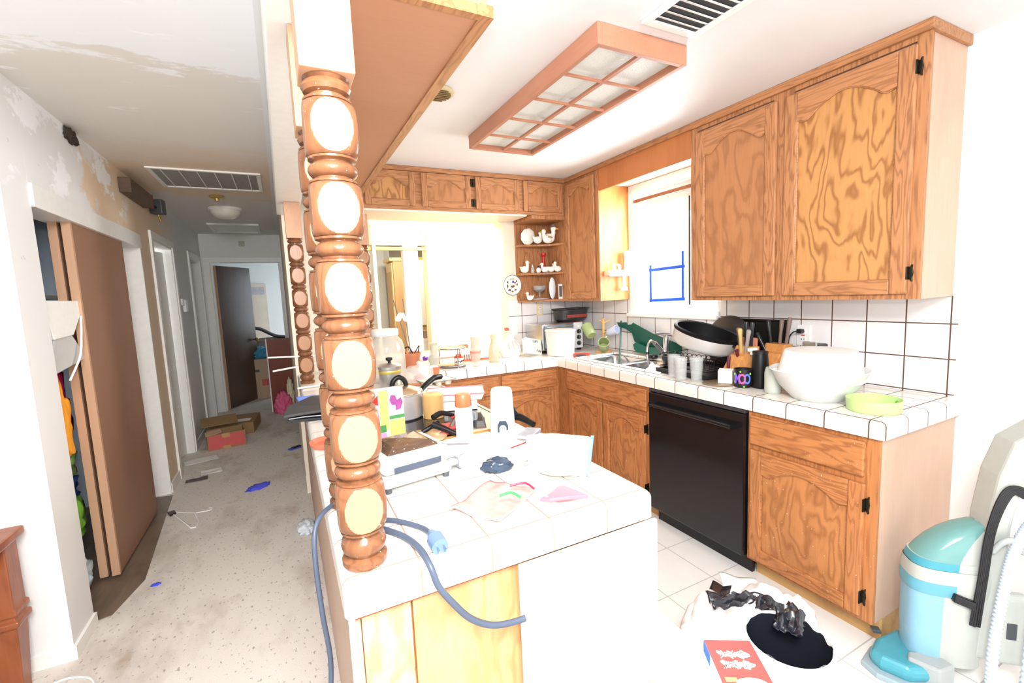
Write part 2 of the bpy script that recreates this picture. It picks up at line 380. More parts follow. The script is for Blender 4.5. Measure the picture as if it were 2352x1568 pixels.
# back wall with pass-through hole, rounded top corner
hx0, hx1, hz0, hz1 = .53, 1.834, .975, 2.11
mb = MB()
mb.box((.05, YB, 0), (hx0, YB+.12, ZC)); mb.box((hx1, YB, 0), (XW, YB+.12, ZC)); mb.box((hx0, YB, 0), (hx1, YB+.12, hz0)); mb.box((hx0, YB, hz1), (hx1, YB+.12, ZC))
rc = .07; arc = [(hx1, hz1), (hx1, hz1-rc)]+[(hx1-rc+rc*cos(t*pi/16), hz1-rc+rc*sin(t*pi/16)) for t in range(0, 9)]+[(hx1-rc, hz1)]
mb.prism(arc, lambda u, v, n: (u, YB+n, v), 0, .12)
struct(mb.build('wall_back', wall_warm), 'cream wall with the wide pass-through opening')
struct(mbox('trim_1', (hx0, YB-.02, hz0-.03), (hx1+.01, YB+.16, hz0), trim_m, bevel=.004), 'white sill of the pass-through')
# left wall (hall side) segments
mb = MB(); xl, xo = -.92, -1.04
for y0, y1, z0 in ((2.47, 2.70, 0), (2.70, 4.37, 1.985), (4.37, 4.74, 0), (4.74, 5.50, 2.05), (5.50, 6.42, 0), (6.42, 7.12, 2.05), (7.12, 7.36, 0)):
    mb.box((xo, y0, z0), (xl, y1, ZC))
mb.box((-3.5, 2.47, 0), (xo, 2.59, ZC))
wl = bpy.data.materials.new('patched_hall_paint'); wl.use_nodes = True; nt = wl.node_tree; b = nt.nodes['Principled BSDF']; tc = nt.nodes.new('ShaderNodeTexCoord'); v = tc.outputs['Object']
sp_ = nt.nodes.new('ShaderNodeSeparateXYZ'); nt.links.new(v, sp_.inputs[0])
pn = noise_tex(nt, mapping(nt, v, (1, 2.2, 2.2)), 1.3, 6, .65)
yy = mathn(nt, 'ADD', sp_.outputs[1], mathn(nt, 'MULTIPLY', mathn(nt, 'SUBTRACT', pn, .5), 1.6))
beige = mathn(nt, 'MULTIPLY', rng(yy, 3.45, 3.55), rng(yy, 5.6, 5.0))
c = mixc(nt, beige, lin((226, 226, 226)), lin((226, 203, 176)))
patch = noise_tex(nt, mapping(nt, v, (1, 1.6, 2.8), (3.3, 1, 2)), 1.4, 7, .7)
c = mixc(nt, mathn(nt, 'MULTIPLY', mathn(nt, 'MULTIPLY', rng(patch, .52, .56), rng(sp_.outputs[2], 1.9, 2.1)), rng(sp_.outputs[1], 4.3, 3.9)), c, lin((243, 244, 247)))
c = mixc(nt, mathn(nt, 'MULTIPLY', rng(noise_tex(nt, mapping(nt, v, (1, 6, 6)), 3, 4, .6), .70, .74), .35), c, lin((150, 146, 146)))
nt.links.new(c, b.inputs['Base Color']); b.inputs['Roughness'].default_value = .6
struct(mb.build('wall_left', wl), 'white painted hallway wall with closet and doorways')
blue_in = mat('closet_wall_bluegrey', (206, 222, 236), .7, noise_amt=.12, nscale=5)
mb = MB(); mb.box((-1.62, 2.59, 0), (-1.56, 4.45, ZC)); mb.box((-1.56, 4.40, 0), (-1.04, 4.46, ZC))
struct(mb.build('wall_closet', blue_in), 'blue-grey inner walls of the hall closet')
struct(mbox('wall_far_left', (-3.6, -2.5, 0), (-3.5, 2.59, ZC), wall_m))
struct(mbox('wall_hall_right', (.05, YB+.12, 0), (.15, 7.36, ZC), wall_warm), 'cream hallway wall on the right')
mb = MB(); mb.box((-1.04, 7.36, 0), (-.82, 7.46, ZC)); mb.box((.02, 7.36, 0), (.15, 7.46, ZC)); mb.box((-.82, 7.36, 2.05), (.02, 7.46, ZC))
struct(mb.build('wall_hall_end', wall_m), 'white wall closing the hallway')
bedw = mat('bedroom_pale_blue_wall', (212, 218, 220), .6)
mb = MB(); mb.box((-2.2, 10.4, 0), (1.6, 10.5, ZC)); mb.box((-2.3, 7.46, 0), (-2.2, 10.5, ZC)); mb.box((1.5, 7.46, 0), (1.6, 10.4, ZC)); mb.box((-2.2, 7.40, 0), (-1.04, 7.46, ZC)); mb.box((.15, 7.40, 0), (1.5, 7.46, ZC))
struct(mb.build('wall_bedroom', bedw), 'pale blue bedroom walls at the end of the hall')
mb = MB(); mb.box((-2.4, 4.5, 0), (-2.3, 7.36, ZC)); mb.box((-2.3, 4.46, 0), (-1.04, 4.56, ZC)); mb.box((-2.3, 5.95, 0), (-1.04, 6.02, ZC)); mb.box((-2.3, 7.3, 0), (-1.04, 7.36, ZC))
struct(mb.build('wall_side_rooms', wall_m), 'walls of the side rooms off the hall')
# header beam over the posts
struct(mbox('trim_2', (.022, .6, 2.105), (.165, YB, ZC), trim_m, bevel=.003), 'white header beam above the turned posts')
# beyond the pass-through
mb = MB(); mb.box((.15, 8.1, 0), (5.2, 8.2, ZC)); mb.box((5.1, 3.87, 0), (5.2, 8.1, ZC)); mb.box((2.72, 3.75, 0), (5.2, 3.87, ZC)); mb.box((.15, 7.46, 0), (.2, 8.1, ZC))
struct(mb.build('wall_living', wall_warm), 'cream walls of the room beyond the pass-through')
part = MB(); y = 5.2
part.box((1.82, y, 0), (5.1, y+.1, ZC)); part.box((1.27, y, 0), (1.44, y+.1, ZC)); part.box((.15, y, 2.06), (1.82, y+.1, ZC))
struct(part.build('wall_partition', wall_m), 'white partition with framed openings beyond the pass-through')
struct(mbox('trim_3', (1.53, y-.05, 0), (1.82, y+.14, 2.2), mat('pale_yellow_paint', (240, 234, 206), .5), bevel=.004), 'pale yellow casing of the opening past the pass-through')
struct(mbox('trim_4', (.15, y-.02, 2.0), (1.53, y+.02, 2.035), mat('curtain_rail_tan', (196, 172, 120), .5)), 'tan rail across the openings past the pass-through')
struct(mbox('trim_5', (.93, y-.04, 0), (.965, y-.025, 2.3), trim_m), 'slim white upright in the opening')
struct(mbox('baseboard_partition', (1.46, 4.65, .84), (1.78, 4.7, .93), mat('rust_band', (168, 100, 72), .6)), 'rust coloured band below the pale casing')
# door casings on the hall
def casing(name, y0, y1, zt, label):
    mb = MB(); x = xl
    for a, b_ in ((y0-.06, y0), (y1, y1+.06)): mb.box((x, a, 0), (x+.018, b_, zt+.06))
    mb.box((x, y0-.06, zt), (x+.018, y1+.06, zt+.06))
    for a, b_ in ((y0, y0+.02), (y1-.02, y1)): mb.box((xo-.01, a, 0), (x+.005, b_, zt))
    mb.box((xo-.01, y0, zt-.02), (x+.005, y1, zt))
    struct(mb.build(name, trim_m, bevel=.003), label)
casing('trim_8', 4.74, 5.50, 2.05, 'white casing of the nearer side doorway')
casing('trim_9', 6.42, 7.12, 2.05, 'white casing of the farther side doorway')
mb = MB(); mb.box((xo-.01, 4.35, 0), (xl+.006, 4.37, 1.985)); mb.box((xo, 2.70, 1.93), (xl+.012, 4.37, 2.03)); mb.box((xo-.01, 4.37-.12, 0), (xo+.02, 4.37, 1.985))
struct(mb.build('trim_10', trim_m, bevel=.002), 'white head trim and jamb of the closet')
mb = MB(); ye = 7.36
for a, b_ in ((-.90, -.82), (.02, .05)): mb.box((a, ye-.02, 0), (b_, ye, 2.12))
mb.box((-.90, ye-.02, 2.05), (.05, ye, 2.12)); mb.box((-.82, ye, 0), (-.80, ye+.1, 2.05)); mb.box((0, ye, 0), (.02, ye+.1, 2.05))
struct(mb.build('trim_11', trim_m, bevel=.003), 'white casing of the bedroom doorway')
mb = MB(); mb.box((xl, 2.47, 0), (xl+.012, 2.70, .06)); mb.box((-3.5, 2.458, 0), (xl+.012, 2.47, .06)); mb.box((xl, 4.37, 0), (xl+.012, 4.68, .08)); mb.box((xl, 5.56, 0), (xl+.012, 6.36, .08))
struct(mb.build('baseboard_left', trim_m), 'low white baseboard along the hallway wall')
# doors off the hall
d = thing('door', 'white side door standing ajar in the nearer hall doorway', 'door', (-1.0, 5.46, 0), radians(78)); d.name = 'door_1'; d['kind'] = 'structure'
mbox('door_panel', (-.72, -.02, .01), (0, .02, 2.0), trim_m, d, .003)
k = MB(); k.tube([(-.66, -.02, .95), (-.66, -.06, .95)], .011); k.sphere((-.66, -.07, .95), .026); k.build('door_knob', chrome_m, d, True)
d = thing('door', 'dark brown bedroom door swung open at the hall end', 'door', (-.79, 7.47, 0), radians(60)); d.name = 'door_2'; d['kind'] = 'structure'
mbox('door_panel', (0, -.02, .01), (.74, .02, 2.02), bedroom_door_m, d, .002)
mbox('door_edge', (-.002, -.021, .01), (.001, .021, 2.02), brown_edge, d)
k = MB(); k.tube([(.67, -.02, .93), (.67, -.065, .93)], .01); k.sphere((.67, -.075, .93), .028); k.sphere((.67, .06, .93), .028); k.build('door_knob', mat('brass', (200, 170, 90), .25, metal=1), d, True)
# sliding closet doors
for nm, x, y0, y1, lab in (('door_3', -.945, 3.115, 3.97, 'brown sliding closet door, front leaf'), ('door_4', -1.0, 3.125, 3.90, 'brown sliding closet door, rear leaf behind the front one')):
    d = thing('door', lab, 'door', (x, y0, .02)); d.name = nm; d['kind'] = 'structure'
    mbox('door_panel', (-.016, .02, 0), (.016, y1-y0, 1.94), brown_door, d)
    mbox('door_edge', (-.018, 0, 0), (.018, .02, 1.94), brown_edge, d)
# kitchen window
wd = thing('window', 'white sliding kitchen window with blue tape on its left pane', 'window', (0, 0, 0)); wd.name = 'window_1'; wd['kind'] = 'structure'
mb = MB(); x0, x1 = XW-.02, XW+.03
mb.box((x0, wy0-.02, wz0-.06), (x1-.03, wy1+.05, wz0)); mb.box((x0, wy1-.01, wz0-.06), (x1-.03, wy1+.045, wz1+.02)); mb.box((x0, wy0-.03, wz1-.01), (x1-.03, wy1+.04, wz1+.06))
mb.box((x0-.03, wy0-.03, wz0-.055), (x1-.04, wy1+.05, wz0-.03))
mb.build('window_casing', mat('window_white_paint', (238, 238, 236), .3), wd, bevel=.003)
mb = MB(); x0, x1 = XW+.04, XW+.075
for a, b_ in ((wy0, wy0+.035), (wy1-.15, wy1-.10), (wy1-.035, wy1), (2.36, 2.42)): mb.box((x0, a, wz0), (x1, b_, wz1))
mb.box((x0, wy0, wz0), (x1, wy1, wz0+.04)); mb.box((x0, wy0, wz1-.12), (x1, wy1, wz1)); mb.box((XW, wy1-.012, wz0), (x0, wy1, wz1)); mb.box((XW, wy0, wz0), (x0, wy1, wz0+.012)); mb.box((XW, wy0, wz1-.012), (x0, wy1, wz1))
mb.build('window_frame', MATS['window_white_paint'], wd, bevel=.002)
mbox('meeting_seal', (XW+.036, 2.365, wz0+.04), (XW+.041, 2.375, wz1-.12), mat('window_seal_black', (30, 34, 40), .5), wd)
mbox('pane', (XW+.055, wy0, wz0), (XW+.06, wy1, wz1), winglass, wd)
mb = MB(); xt = XW+.036; ya, yb_ = 2.76, 2.43; 
for (p, q) in (((ya, 1.36), (yb_, 1.372)), ((ya, 1.60), (yb_, 1.61)), ):
    mb.add([(xt, p[0]+.012, p[1]-.011), (xt, q[0]-.015, q[1]-.011), (xt, q[0]-.015, q[1]+.011), (xt, p[0]+.012, p[1]+.011), (xt+.003, p[0]+.012, p[1]-.011), (xt+.003, q[0]-.015, q[1]-.011), (xt+.003, q[0]-.015, q[1]+.011), (xt+.003, p[0]+.012, p[1]+.011)], [(0, 1, 2, 3), (4, 7, 6, 5), (0, 4, 5, 1), (3, 2, 6, 7), (0, 3, 7, 4), (1, 5, 6, 2)])
mb.box((xt-.001, ya-.014, 1.35), (xt+.002, ya+.006, 1.64)); mb.box((xt-.001, yb_-.008, 1.36), (xt+.002, yb_+.01, 1.72))
mb.build('blue_tape', blue_tape, wd)
struct(mbox('trim_6', (XW-.012, 2.10, 2.14), (XW+.0, 2.93, 2.165), mat('curtain_rod_brown', (140, 92, 62), .4)), 'slim brown rod above the window')
# backsplash tiles
struct(mbox('trim_12', (XW-.012, .88, ZT), (XW, 2.07, 1.375), splash_m, bevel=.004), 'white tiled backsplash on the right wall')
struct(mbox('trim_13', (XW-.012, 2.07, ZT), (XW, 3.75, 1.235), splash_m), 'white tiled backsplash below the window')
struct(mbox('trim_14', (XW-.012, 2.955, 1.235), (XW, 3.75, 1.395), splash_m), 'white tiled backsplash left of the window')
struct(mbox('trim_15', (1.85, YB-.012, hz0), (XW, YB, 1.40), splashb_m, bevel=.004), 'white tiled backsplash in the back corner')

# ------------------------------------------------------------ cabinetry
mR = lambda x, y: (lambda u, v, n: (x-n, y-u, v))      # faces -X, u runs toward the camera
mBk = lambda x, y: (lambda u, v, n: (x+u, y-n, v))     # faces -Y
def pbox(mb, fn, u0, v0, u1, v1, n0, n1): mb.prism([(u0, v0), (u1, v0), (u1, v1), (u0, v1)], fn, n0, n1)
def door(parent, fn, u0, u1, v0, v1, mz, mh, mp, st=.06, arch=.055, hinge=None, n=0, knobs=False):
    """raised-frame door with an arched top rail, in local coordinates of parent"""
    e = bpy.data.objects.new('cabinet_door', None); COL.objects.link(e); e.parent = parent; e.empty_display_size = .02
    t0, t1 = n+.001, n+.02
    for ua, ub in ((u0, u0+st), (u1-st, u1)): mb = MB(); pbox(mb, fn, ua, v0, ub, v1, t0, t1); mb.build('stile', mz, e, bevel=.007, seg=3)
    mb = MB(); pbox(mb, fn, u0+st, v0, u1-st, v0+st, t0, t1-.0005); mb.build('rail', mh, e, bevel=.0035, seg=2); mb = MB()
    a, b_ = u0+st, u1-st; w_ = b_-a; low = v1-st-arch; pts = [(b_, v1), (a, v1), (a, low)]
    N = 24
    for i in range(N+1):
        s = i/N; q = 0
        if .1 < s < .9:
            q = (1-cos((s-.1)/.8*2*pi))/2; q = q**.6
        dip = -.010*max(0, 1-abs(s-.1)/.1)-.010*max(0, 1-abs(s-.9)/.1)
        pts.append((a+s*w_, low+arch*q+dip))
    pts.append((b_, low)); mb.prism(pts[:], fn, t0, t1-.0005)
    mb.build('rail', mh, e, bevel=.0035, seg=2)
    mb = MB(); pbox(mb, fn, u0+st-.004, v0+st-.004, u1-st+.004, v1-st*.5, t0, n+.006); mb.build('panel', mp, e)
    bead = [(b_, v0+st)]+[p for p in pts[::-1][1:] if p[1] < v1-.001]+[(a, v0+st)]
    mb = MB(); mb.tube([Vector(fn(q[0], q[1], n+.0105)) for q in bead], .0042, 6, True); mb.build('bead', mh, e, True)
    if hinge:
        for hv in (v0+.085, v1-.085):
            hb = MB(); hu = u0 if hinge == 'L' else u1; sg = -1 if hinge == 'L' else 1
            pbox(hb, fn, hu-.002, hv-.026, hu+.002, hv+.026, n, n+.025)
            pts2 = [(hu+sg*.002, hv-.018), (hu+sg*.009, hv-.034), (hu+sg*.013, hv-.034), (hu+sg*.012, hv-.02), (hu+sg*.015, hv), (hu+sg*.012, hv+.02), (hu+sg*.013, hv+.034), (hu+sg*.009, hv+.034), (hu+sg*.002, hv+.018)]
            hb.prism(pts2 if sg > 0 else pts2[::-1], fn, n, n+.008); hb.build('hinge', darkm, e, bevel=.001)
    return e
def drawer(parent, fn, u0, u1, v0, v1, mh, n=0):
    mb = MB(); pbox(mb, fn, u0, v0, u1, v1, n+.001, n+.02); return mb.build('drawer_front', mh, parent, bevel=.006, seg=3)

# --- wall cabinet by the window, big pair
t = thing('wall_cabinet', 'large oak wall cabinet with two tall arched doors right of the window', 'cabinet', (XU, .90, 1.375))
h = ZC-1.375; L = 2.04-.90
mb = MB(); mb.box((.018, .004, .0), (XW-XU, L, h-.001)); mb.build('carcass', side_p, t, bevel=.002)
fn = lambda u, v, n: (-n, L-u, v)
mb = MB(); pbox(mb, fn, 0, 0, .05, h-.001, -.02, 0); pbox(mb, fn, L-.045, 0, L, h-.001, -.02, 0); pbox(mb, fn, .05, h-.06, L-.045, h-.001, -.02, 0); pbox(mb, fn, .05, 0, L-.045, .04, -.02, 0); pbox(mb, fn, .52, .04, .62, h-.06, -.02, 0)
mb.build('face_frame', oak_z, t)
door(t, fn, .045, .545, .022, h-.075, oak_z, oak_y, ply_c, .062, .07)
door(t, fn, .585, L-.035, .022, h-.075, oak_z, oak_y, ply, .062, .07, 'R')
mb = MB(); mb.box((-.018, -.012, h-.04), (0, L+.001, h-.001)); mb.box((-.018, -.012, h-.04), (XW-XU, .004, h-.001)); mb.build('crown_trim', oak_y, t, bevel=.003)
# --- valance over window and far-left narrow cabinet
t = thing('window_valance', 'oak valance board spanning above the kitchen window', 'valance', (XU, 2.04, 2.232))
mbox('board', (0, 0.001, 0), (.02, .90, ZC-2.233), wood('oak_valance', (188, 118, 68), (160, 94, 52), 'z', 3, 2, .35), t)
mbox('top_trim', (-.014, 0.001, ZC-2.232-.035), (0, .90, ZC-2.233), oak_y, t, .003)
mbox('light_shelf', (.02, .001, .05), (XW-XU-.002, .90, .065), trim_m, t)
t = thing('wall_cabinet', 'narrow tall oak wall cabinet between window and corner', 'cabinet', (XU, 2.945, 1.375)); L = YU-2.945
lit = wood('oak_window_lit', (212, 142, 80), (176, 106, 56), 'z', 7, 2, .5)  # brighter copy of the oak; window light is put into its colour
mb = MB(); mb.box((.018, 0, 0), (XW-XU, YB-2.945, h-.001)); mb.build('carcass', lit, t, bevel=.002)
fn = lambda u, v, n: (-n, L-u, v)
mb = MB(); pbox(mb, fn, 0, 0, L, h-.001, -.02, 0); mb.build('face_frame', oak_z, t)
door(t, fn, .02, L-.045, .02, h-.06, oak_z, oak_y, ply_c, .055, .04)
mbox('crown_trim', (-.014, 0, h-.036), (0, L, h-.001), oak_y, t, .003)
# --- back wall bridge cabinet with four small doors
t = thing('wall_cabinet', 'low oak bridge cabinet with four small arched doors above the pass-through', 'cabinet', (.553, YU, 2.118)); L = XU-.553; hh = ZC-2.118
mb = MB(); mb.box((0, .018, 0), (L, YB-YU, hh-.001)); mb.build('carcass', oak_x, t)
fn = lambda u, v, n: (u, -n, v)
mb = MB(); pbox(mb, fn, 0, 0, L, .03, -.0, .018-.018+.0005) if 0 else None
mb = MB(); pbox(mb, fn, 0, 0, L, hh-.001, -.018, 0); mb.build('face_frame', oak_x, t)
for a, b_, hg in ((.035, .40, None), (.45, .845, 'R'), (.885, 1.275, 'L'), (1.315, 1.70, None)):
    door(t, fn, a, b_, .025, hh-.04, oak_z, oak_x, ply_c if a != .035 else ply, .045, .05)
    if hg == 'R':
        for hv in (.07, hh-.09):
            hb = MB(); pbox(hb, fn, b_+.001, hv-.028, b_+.014, hv+.028, 0, .022); pbox(hb, fn, b_+.018, hv-.028, b_+.036, hv+.028, 0, .022); hb.build('hinge', darkm, t, bevel=.002)
mbox('crown_trim', (0, -.016, hh-.036), (L-.002, 0, hh-.001), oak_x, t, .003)
mbox('light_rail', (0, .005, -.012), (1.35, YB-YU-.003, 0), mat('under_cabinet_cream', (232, 222, 208), .5), t)
# --- open corner shelves
t = thing('corner_shelf', 'oak open corner shelf unit with three curved shelves beside the pass-through', 'shelf', (1.945, YB-.001, 1.378))
hs = 2.118-1.378-.002; sh = XU-1.945
mb = MB(); mb.box((0, -.015, 0), (XU+.016-1.945, 0, hs)); mb.box((sh, -.33, 0), (sh+.016, -.015, hs)); mb.box((0, -.33, hs-.03), (sh, -.015, hs)); mb.build('back_panel', oak_z, t)
for zz in (0.0, .245, .50):
    pts = [(0, -.015), (0, -.13)]+[(sh-.31+.31*sin(q)+(.31-sh)*(1-q/(pi/2)), -.13-.17*(1-cos(q))) for q in [i*pi/24 for i in range(13)]]
    pts = [(0, -.015), (0, -.10)]+[(sh*sin(q), -.10-.21*(1-cos(q))) for q in [i*pi/24 for i in range(13)]]+[(sh, -.015)]
    MB().prism(pts, lambda u, v, n, z=zz: (u, v, z+n), 0, .018).build('shelf_board', oak_x, t, bevel=.003)
SH = [1.378+.018, 1.378+.245+.018, 1.378+.50+.018]

# --- base cabinets on right wall
def basecab(name, label, y0, y1, dr, doors, endpanel=False):
    t = thing(name, label, 'cabinet', (XF, y0, 0)); L = y1-y0; zb = .10; zt = ZL-.002
    mb = MB()
    if endpanel: mb.box((.018, 0, zb), (XW-XF-.002, L, zt))
    else: mb.box((.018, 0, zb), (XW-XF-.002, .018, zt)); mb.box((.018, L-.018, zb), (XW-XF-.002, L, zt)); mb.box((XW-XF-.01, .018, zb), (XW-XF-.002, L-.018, zt)); mb.box((.018, .018, zb), (XW-XF-.01, L-.018, zb+.018))
    mb.build('carcass', side_p if endpanel else base_z, t)
    mb = MB(); mb.box((.075, 0.0, 0), (.095, L, zb)); mb.box((.095, 0, 0), (XW-XF-.01, .02, zb)); mb.build('toe_kick', wood('toe_kick_wood', (200, 160, 104), (168, 124, 72), 'y', 3, 3, .4, dirt=.6), t)
    fn = lambda u, v, n: (-n, L-u, v)
    mb = MB(); pbox(mb, fn, 0, zb, L, zt, -.018, 0); mb.build('face_frame', base_z, t)
    for a, b_ in dr: drawer(t, fn, a, b_, .70, .84, base_y)
    for a, b_, hg in doors: door(t, fn, a, b_, .118, .672, base_z, base_y, base_p, .058, .05, hg)
    return t
basecab('base_cabinet', 'oak base cabinet with one drawer and one arched door at the counter end', .872, 1.415, [(.018, .50)], [(.018, .505, 'R')], True)
basecab('base_cabinet', 'oak sink base cabinet with two arched doors left of the dishwasher', 2.075, 3.13, [(.155, 1.03)], [(.165, .585, None), (.60, 1.02, 'R')])
# dishwasher
t = thing('dishwasher', 'black built-in dishwasher with a bar handle', 'dishwasher', (XF, 1.417, 0)); L = .655
mbox('body', (.03, .003, .10), (.58, L, ZL-.003), black_p, t)
mbox('door_panel', (-.025, .006, .105), (.03, L-.003, ZL-.025), mat('dishwasher_gloss_black', (20, 21, 24), .16, spec=.6), t, .006)
mbox('control_strip', (-.02, .006, ZL-.022), (.03, L-.003, ZL-.004), mat('dusty_black', (52, 52, 54), .5, noise_amt=.4, nscale=40), t, .003)
mb = MB(); mb.tube([(-.062, .05, .77), (-.062, L-.05, .77)], .011, 12); mb.box((-.066, .045, .757), (-.025, .072, .783)); mb.box((-.066, L-.072, .757), (-.025, L-.045, .783)); mb.build('handle', mat('black_gloss', (20, 20, 22), .12), t, smooth=True)
mbox('toe_panel', (.05, .005, 0), (.07, L-.003, .10), black_p, t)
# base cabinets on the back wall
t = thing('base_cabinet', 'oak base cabinet under the back counter with drawers over arched doors', 'cabinet', (.862, YF, 0)); L = XF+.017-.862
mb = MB(); mb.box((0, .018, .10), (L, YB-YF-.002, ZL-.002)); mb.build('carcass', base_z, t)
mbox('toe_kick', (0, .075, 0), (L, .095, .10), MATS['toe_kick_wood'], t)
fn = lambda u, v, n: (u, -n, v)
mb = MB(); pbox(mb, fn, 0, .10, L, ZL-.002, -.018, 0); mb.build('face_frame', base_z, t)
for a, b_ in ((.03, .565), (.59, 1.09)): drawer(t, fn, a, b_, .70, .84, base_x); door(t, fn, a, b_-.0, .118, .672, base_z, base_x, base_p, .058, .05)
# corner filler
mbox('corner_post', (0, 0, 0), (.001, .001, .001), base_z) if 0 else None

# --- tiled counters (one continuous worktop)
def lip_profile(d=.06, r=.018, z0=ZL, z1=ZT):
    return [(0, z0), (0, z1-r)]+[(r-r*cos(q), z1-r+r*sin(q)) for q in [i*pi/10 for i in range(1, 6)]]+[(d, z1), (d, z0)]
mb = MB(); z0, z1 = ZL, ZT; sx0, sx1, sy0, sy1 = 2.06, 2.42, 2.10, 2.93; XI, YI, YE_ = XC+.06, YC+.06, .85+.06
mb.box((XI, YE_, z0), (sx0, sy1, z1)); mb.box((sx0, YE_, z0), (XW, sy0, z1)); mb.box((sx1, sy0, z0), (XW, sy1, z1)); mb.box((XI, sy1, z0), (XW, YI, z1)); mb.box((XI, YI, z0), (XW, YB, z1)); mb.box((.845, YI, z0), (XI, YB, z1))
P_ = lip_profile(); n_ = len(P_)
def sweep(path):
    """path: list of (x, y, dx, dy) with inward offset direction (mitred)"""
    vs = [(x+dx*u, y+dy*u, v) for x, y, dx, dy in path for u, v in P_]; fs = []
    for k in range(len(path)-1):
        for i in range(n_): j = (i+1) % n_; fs.append((k*n_+i, k*n_+j, (k+1)*n_+j, (k+1)*n_+i))
    fs += [tuple(range(n_)), tuple((len(path)-1)*n_+i for i in range(n_))[::-1]]; mb.add(vs, fs)
sweep([(.845, YC, 0, 1), (XC, YC, 1, 1), (XC, .868, 1, .7), (XC+.005, .855, .917, .917), (XC+.018, .85, .7, 1), (XW, .85, 0, 1)])
o = mb.build('tile_countertop', counter_m)
tag(o, 'white tiled L-shaped worktop with dark grout under the window and back wall', 'countertop')
# --- peninsula
px0, px1, py0 = .056, .842, .88
mb = MB(); P_ = lip_profile(.06, .018, .858); n_ = len(P_); mb.box((px0+.06, py0+.06, .858), (px1-.06, YB, ZT))
sweep([(px0, YB, 1, 0), (px0, py0+.014, 1, .767), (px0+.004, py0+.004, .933, .933), (px0+.014, py0, .767, 1), (px1-.014, py0, -.767, 1), (px1-.004, py0+.004, -.933, .933), (px1, py0+.014, -1, .767), (px1, YC+.02, -1, 0)])
o = mb.build('tile_countertop', tile('tile_peninsula_lit', .16, .16, 0, .048, .102, 0, .004, grout=(150, 122, 106)))  # paler grout: the strong near light is put into its colour
tag(o, 'white tiled peninsula worktop running from the posts toward the back wall', 'countertop')
t = thing('peninsula_cabinet', 'oak peninsula base with plywood end panel and hall-side laminate panel', 'cabinet', (.075, .905, 0))
mb = MB(); mb.box((.01, .012, 0), (.762, YB-.905-.002, .856)); mb.build('carcass', base_z, t)
mbox('hall_panel', (0, 0, 0), (.01, YB-.905-.002, .856), wood('hall_panel_laminate', (186, 156, 136), (166, 134, 114), 'z', 3, 1.5, .3), t)
mbox('end_panel', (.012, 0, 0), (.112, .012, .85), pen_p, t, .002)
mbox('end_panel', (.116, 0, 0), (.762, .012, .85), wood('peninsula_ply_orange', (206, 162, 116), (174, 122, 76), 'z', 8, 3, .5, speck=1.8), t, .002)
mbox('top_trim', (.0, -.006, .842), (.352, 0, .856), wood('rust_edge', (176, 96, 56), (150, 80, 46), 'x', 2, 2, .3), t)
mb = MB(); mb.box((-.012, .0, 0), (0, .014, .856)); mb.build('corner_bead', trim_m, t)
# --- posts
def post(y, x=.109, label='', group='turned posts on the peninsula'):
    zb, zt = ZT, 1.887; Hh = zt-zb; s = .047
    t = thing('turned_post', label, 'post', (x, y, zb), group=group)
    p = Hh/6.5; prof = []
    def ring(z, w=.02, r=.041, cove=.031): return [(cove, z-w), (cove+.002, z-w*.75), (r+.003, z-w*.55), (r+.006, z), (r+.003, z+w*.55), (cove+.002, z+w*.75), (cove, z+w)]
    # bottom: base torus rings then six barrels
    prof += [(.042, 0), (.045, .006), (.045, .016), (.034, .022)]
    prof += [(.036, .026), (.042, .032), (.0449, .044), (.042, .056), (.035, .062), (.033, .066)]
    z = .070; bl = (Hh-.070-.02)/6; gap = .034
    for k in range(6):
        bh = bl-gap
        prof += [(.036, z), (.0435, z+.002), (.0435, z+.006), (.039, z+.007)]
        z1 = z+.007; bh2 = bh-.014
        for i in range(0, 33):
            q = i/32; prof.append((.0425+.0158*sin(pi*q)**.62, z1+bh2*q))
        z2 = z1+bh2
        prof += [(.039, z2), (.0435, z2+.001), (.0435, z2+.005), (.033, z2+.007)]
        zz = z2+.007
        if k < 5: prof += [(.034, zz+.003)]+[(.034+.0110*sin(pi*i/8)**.7, zz+.004+.027*i/8) for i in range(9)]+[(.034, zz+.032)]
        else: prof += [(.033, zz+.006), (.041, zz+.010), (.0448, zz+.018), (.042, zz+.026), (.036, zz+.030), (.040, zz+.034), (.044, zz+.042)]
        z += bl
    n = 128; mb = MB(); vs = []; fs = []; cl = []
    prof = sorted(prof, key=lambda q: 0) ; sc = Hh/prof[-1][1]; prof = [(r, z*sc) for r, z in prof]
    for r, z in prof:
        for i in range(n):
            th = 2*pi*(i+.5)/n; lim = .0455/max(abs(cos(th)), abs(sin(th))); rr = min(r, lim); cl.append(r > lim+.0004)
            vs.append((rr*cos(th), rr*sin(th), z))
    for k in range(len(prof)-1):
        for i in range(n):
            j = (i+1) % n; f = (k*n+i, k*n+j, (k+1)*n+j, (k+1)*n+i); fs.append(f); mb.mi.append(0)
    mb.v = [Vector(q) for q in vs]; mb.f = [list(f) for f in fs]
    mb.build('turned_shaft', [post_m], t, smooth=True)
    mbox('square_block', (-s, -s, Hh-.006), (s, s, 2.105-zb-.001), disc_m, t, .002)
    return t
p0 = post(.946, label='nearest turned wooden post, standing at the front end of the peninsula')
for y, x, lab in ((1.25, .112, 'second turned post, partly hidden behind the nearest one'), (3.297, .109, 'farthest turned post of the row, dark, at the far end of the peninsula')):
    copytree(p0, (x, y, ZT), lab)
copytree(p0, (.585, 3.66, ZT), 'dark turned post at the left edge of the pass-through opening')
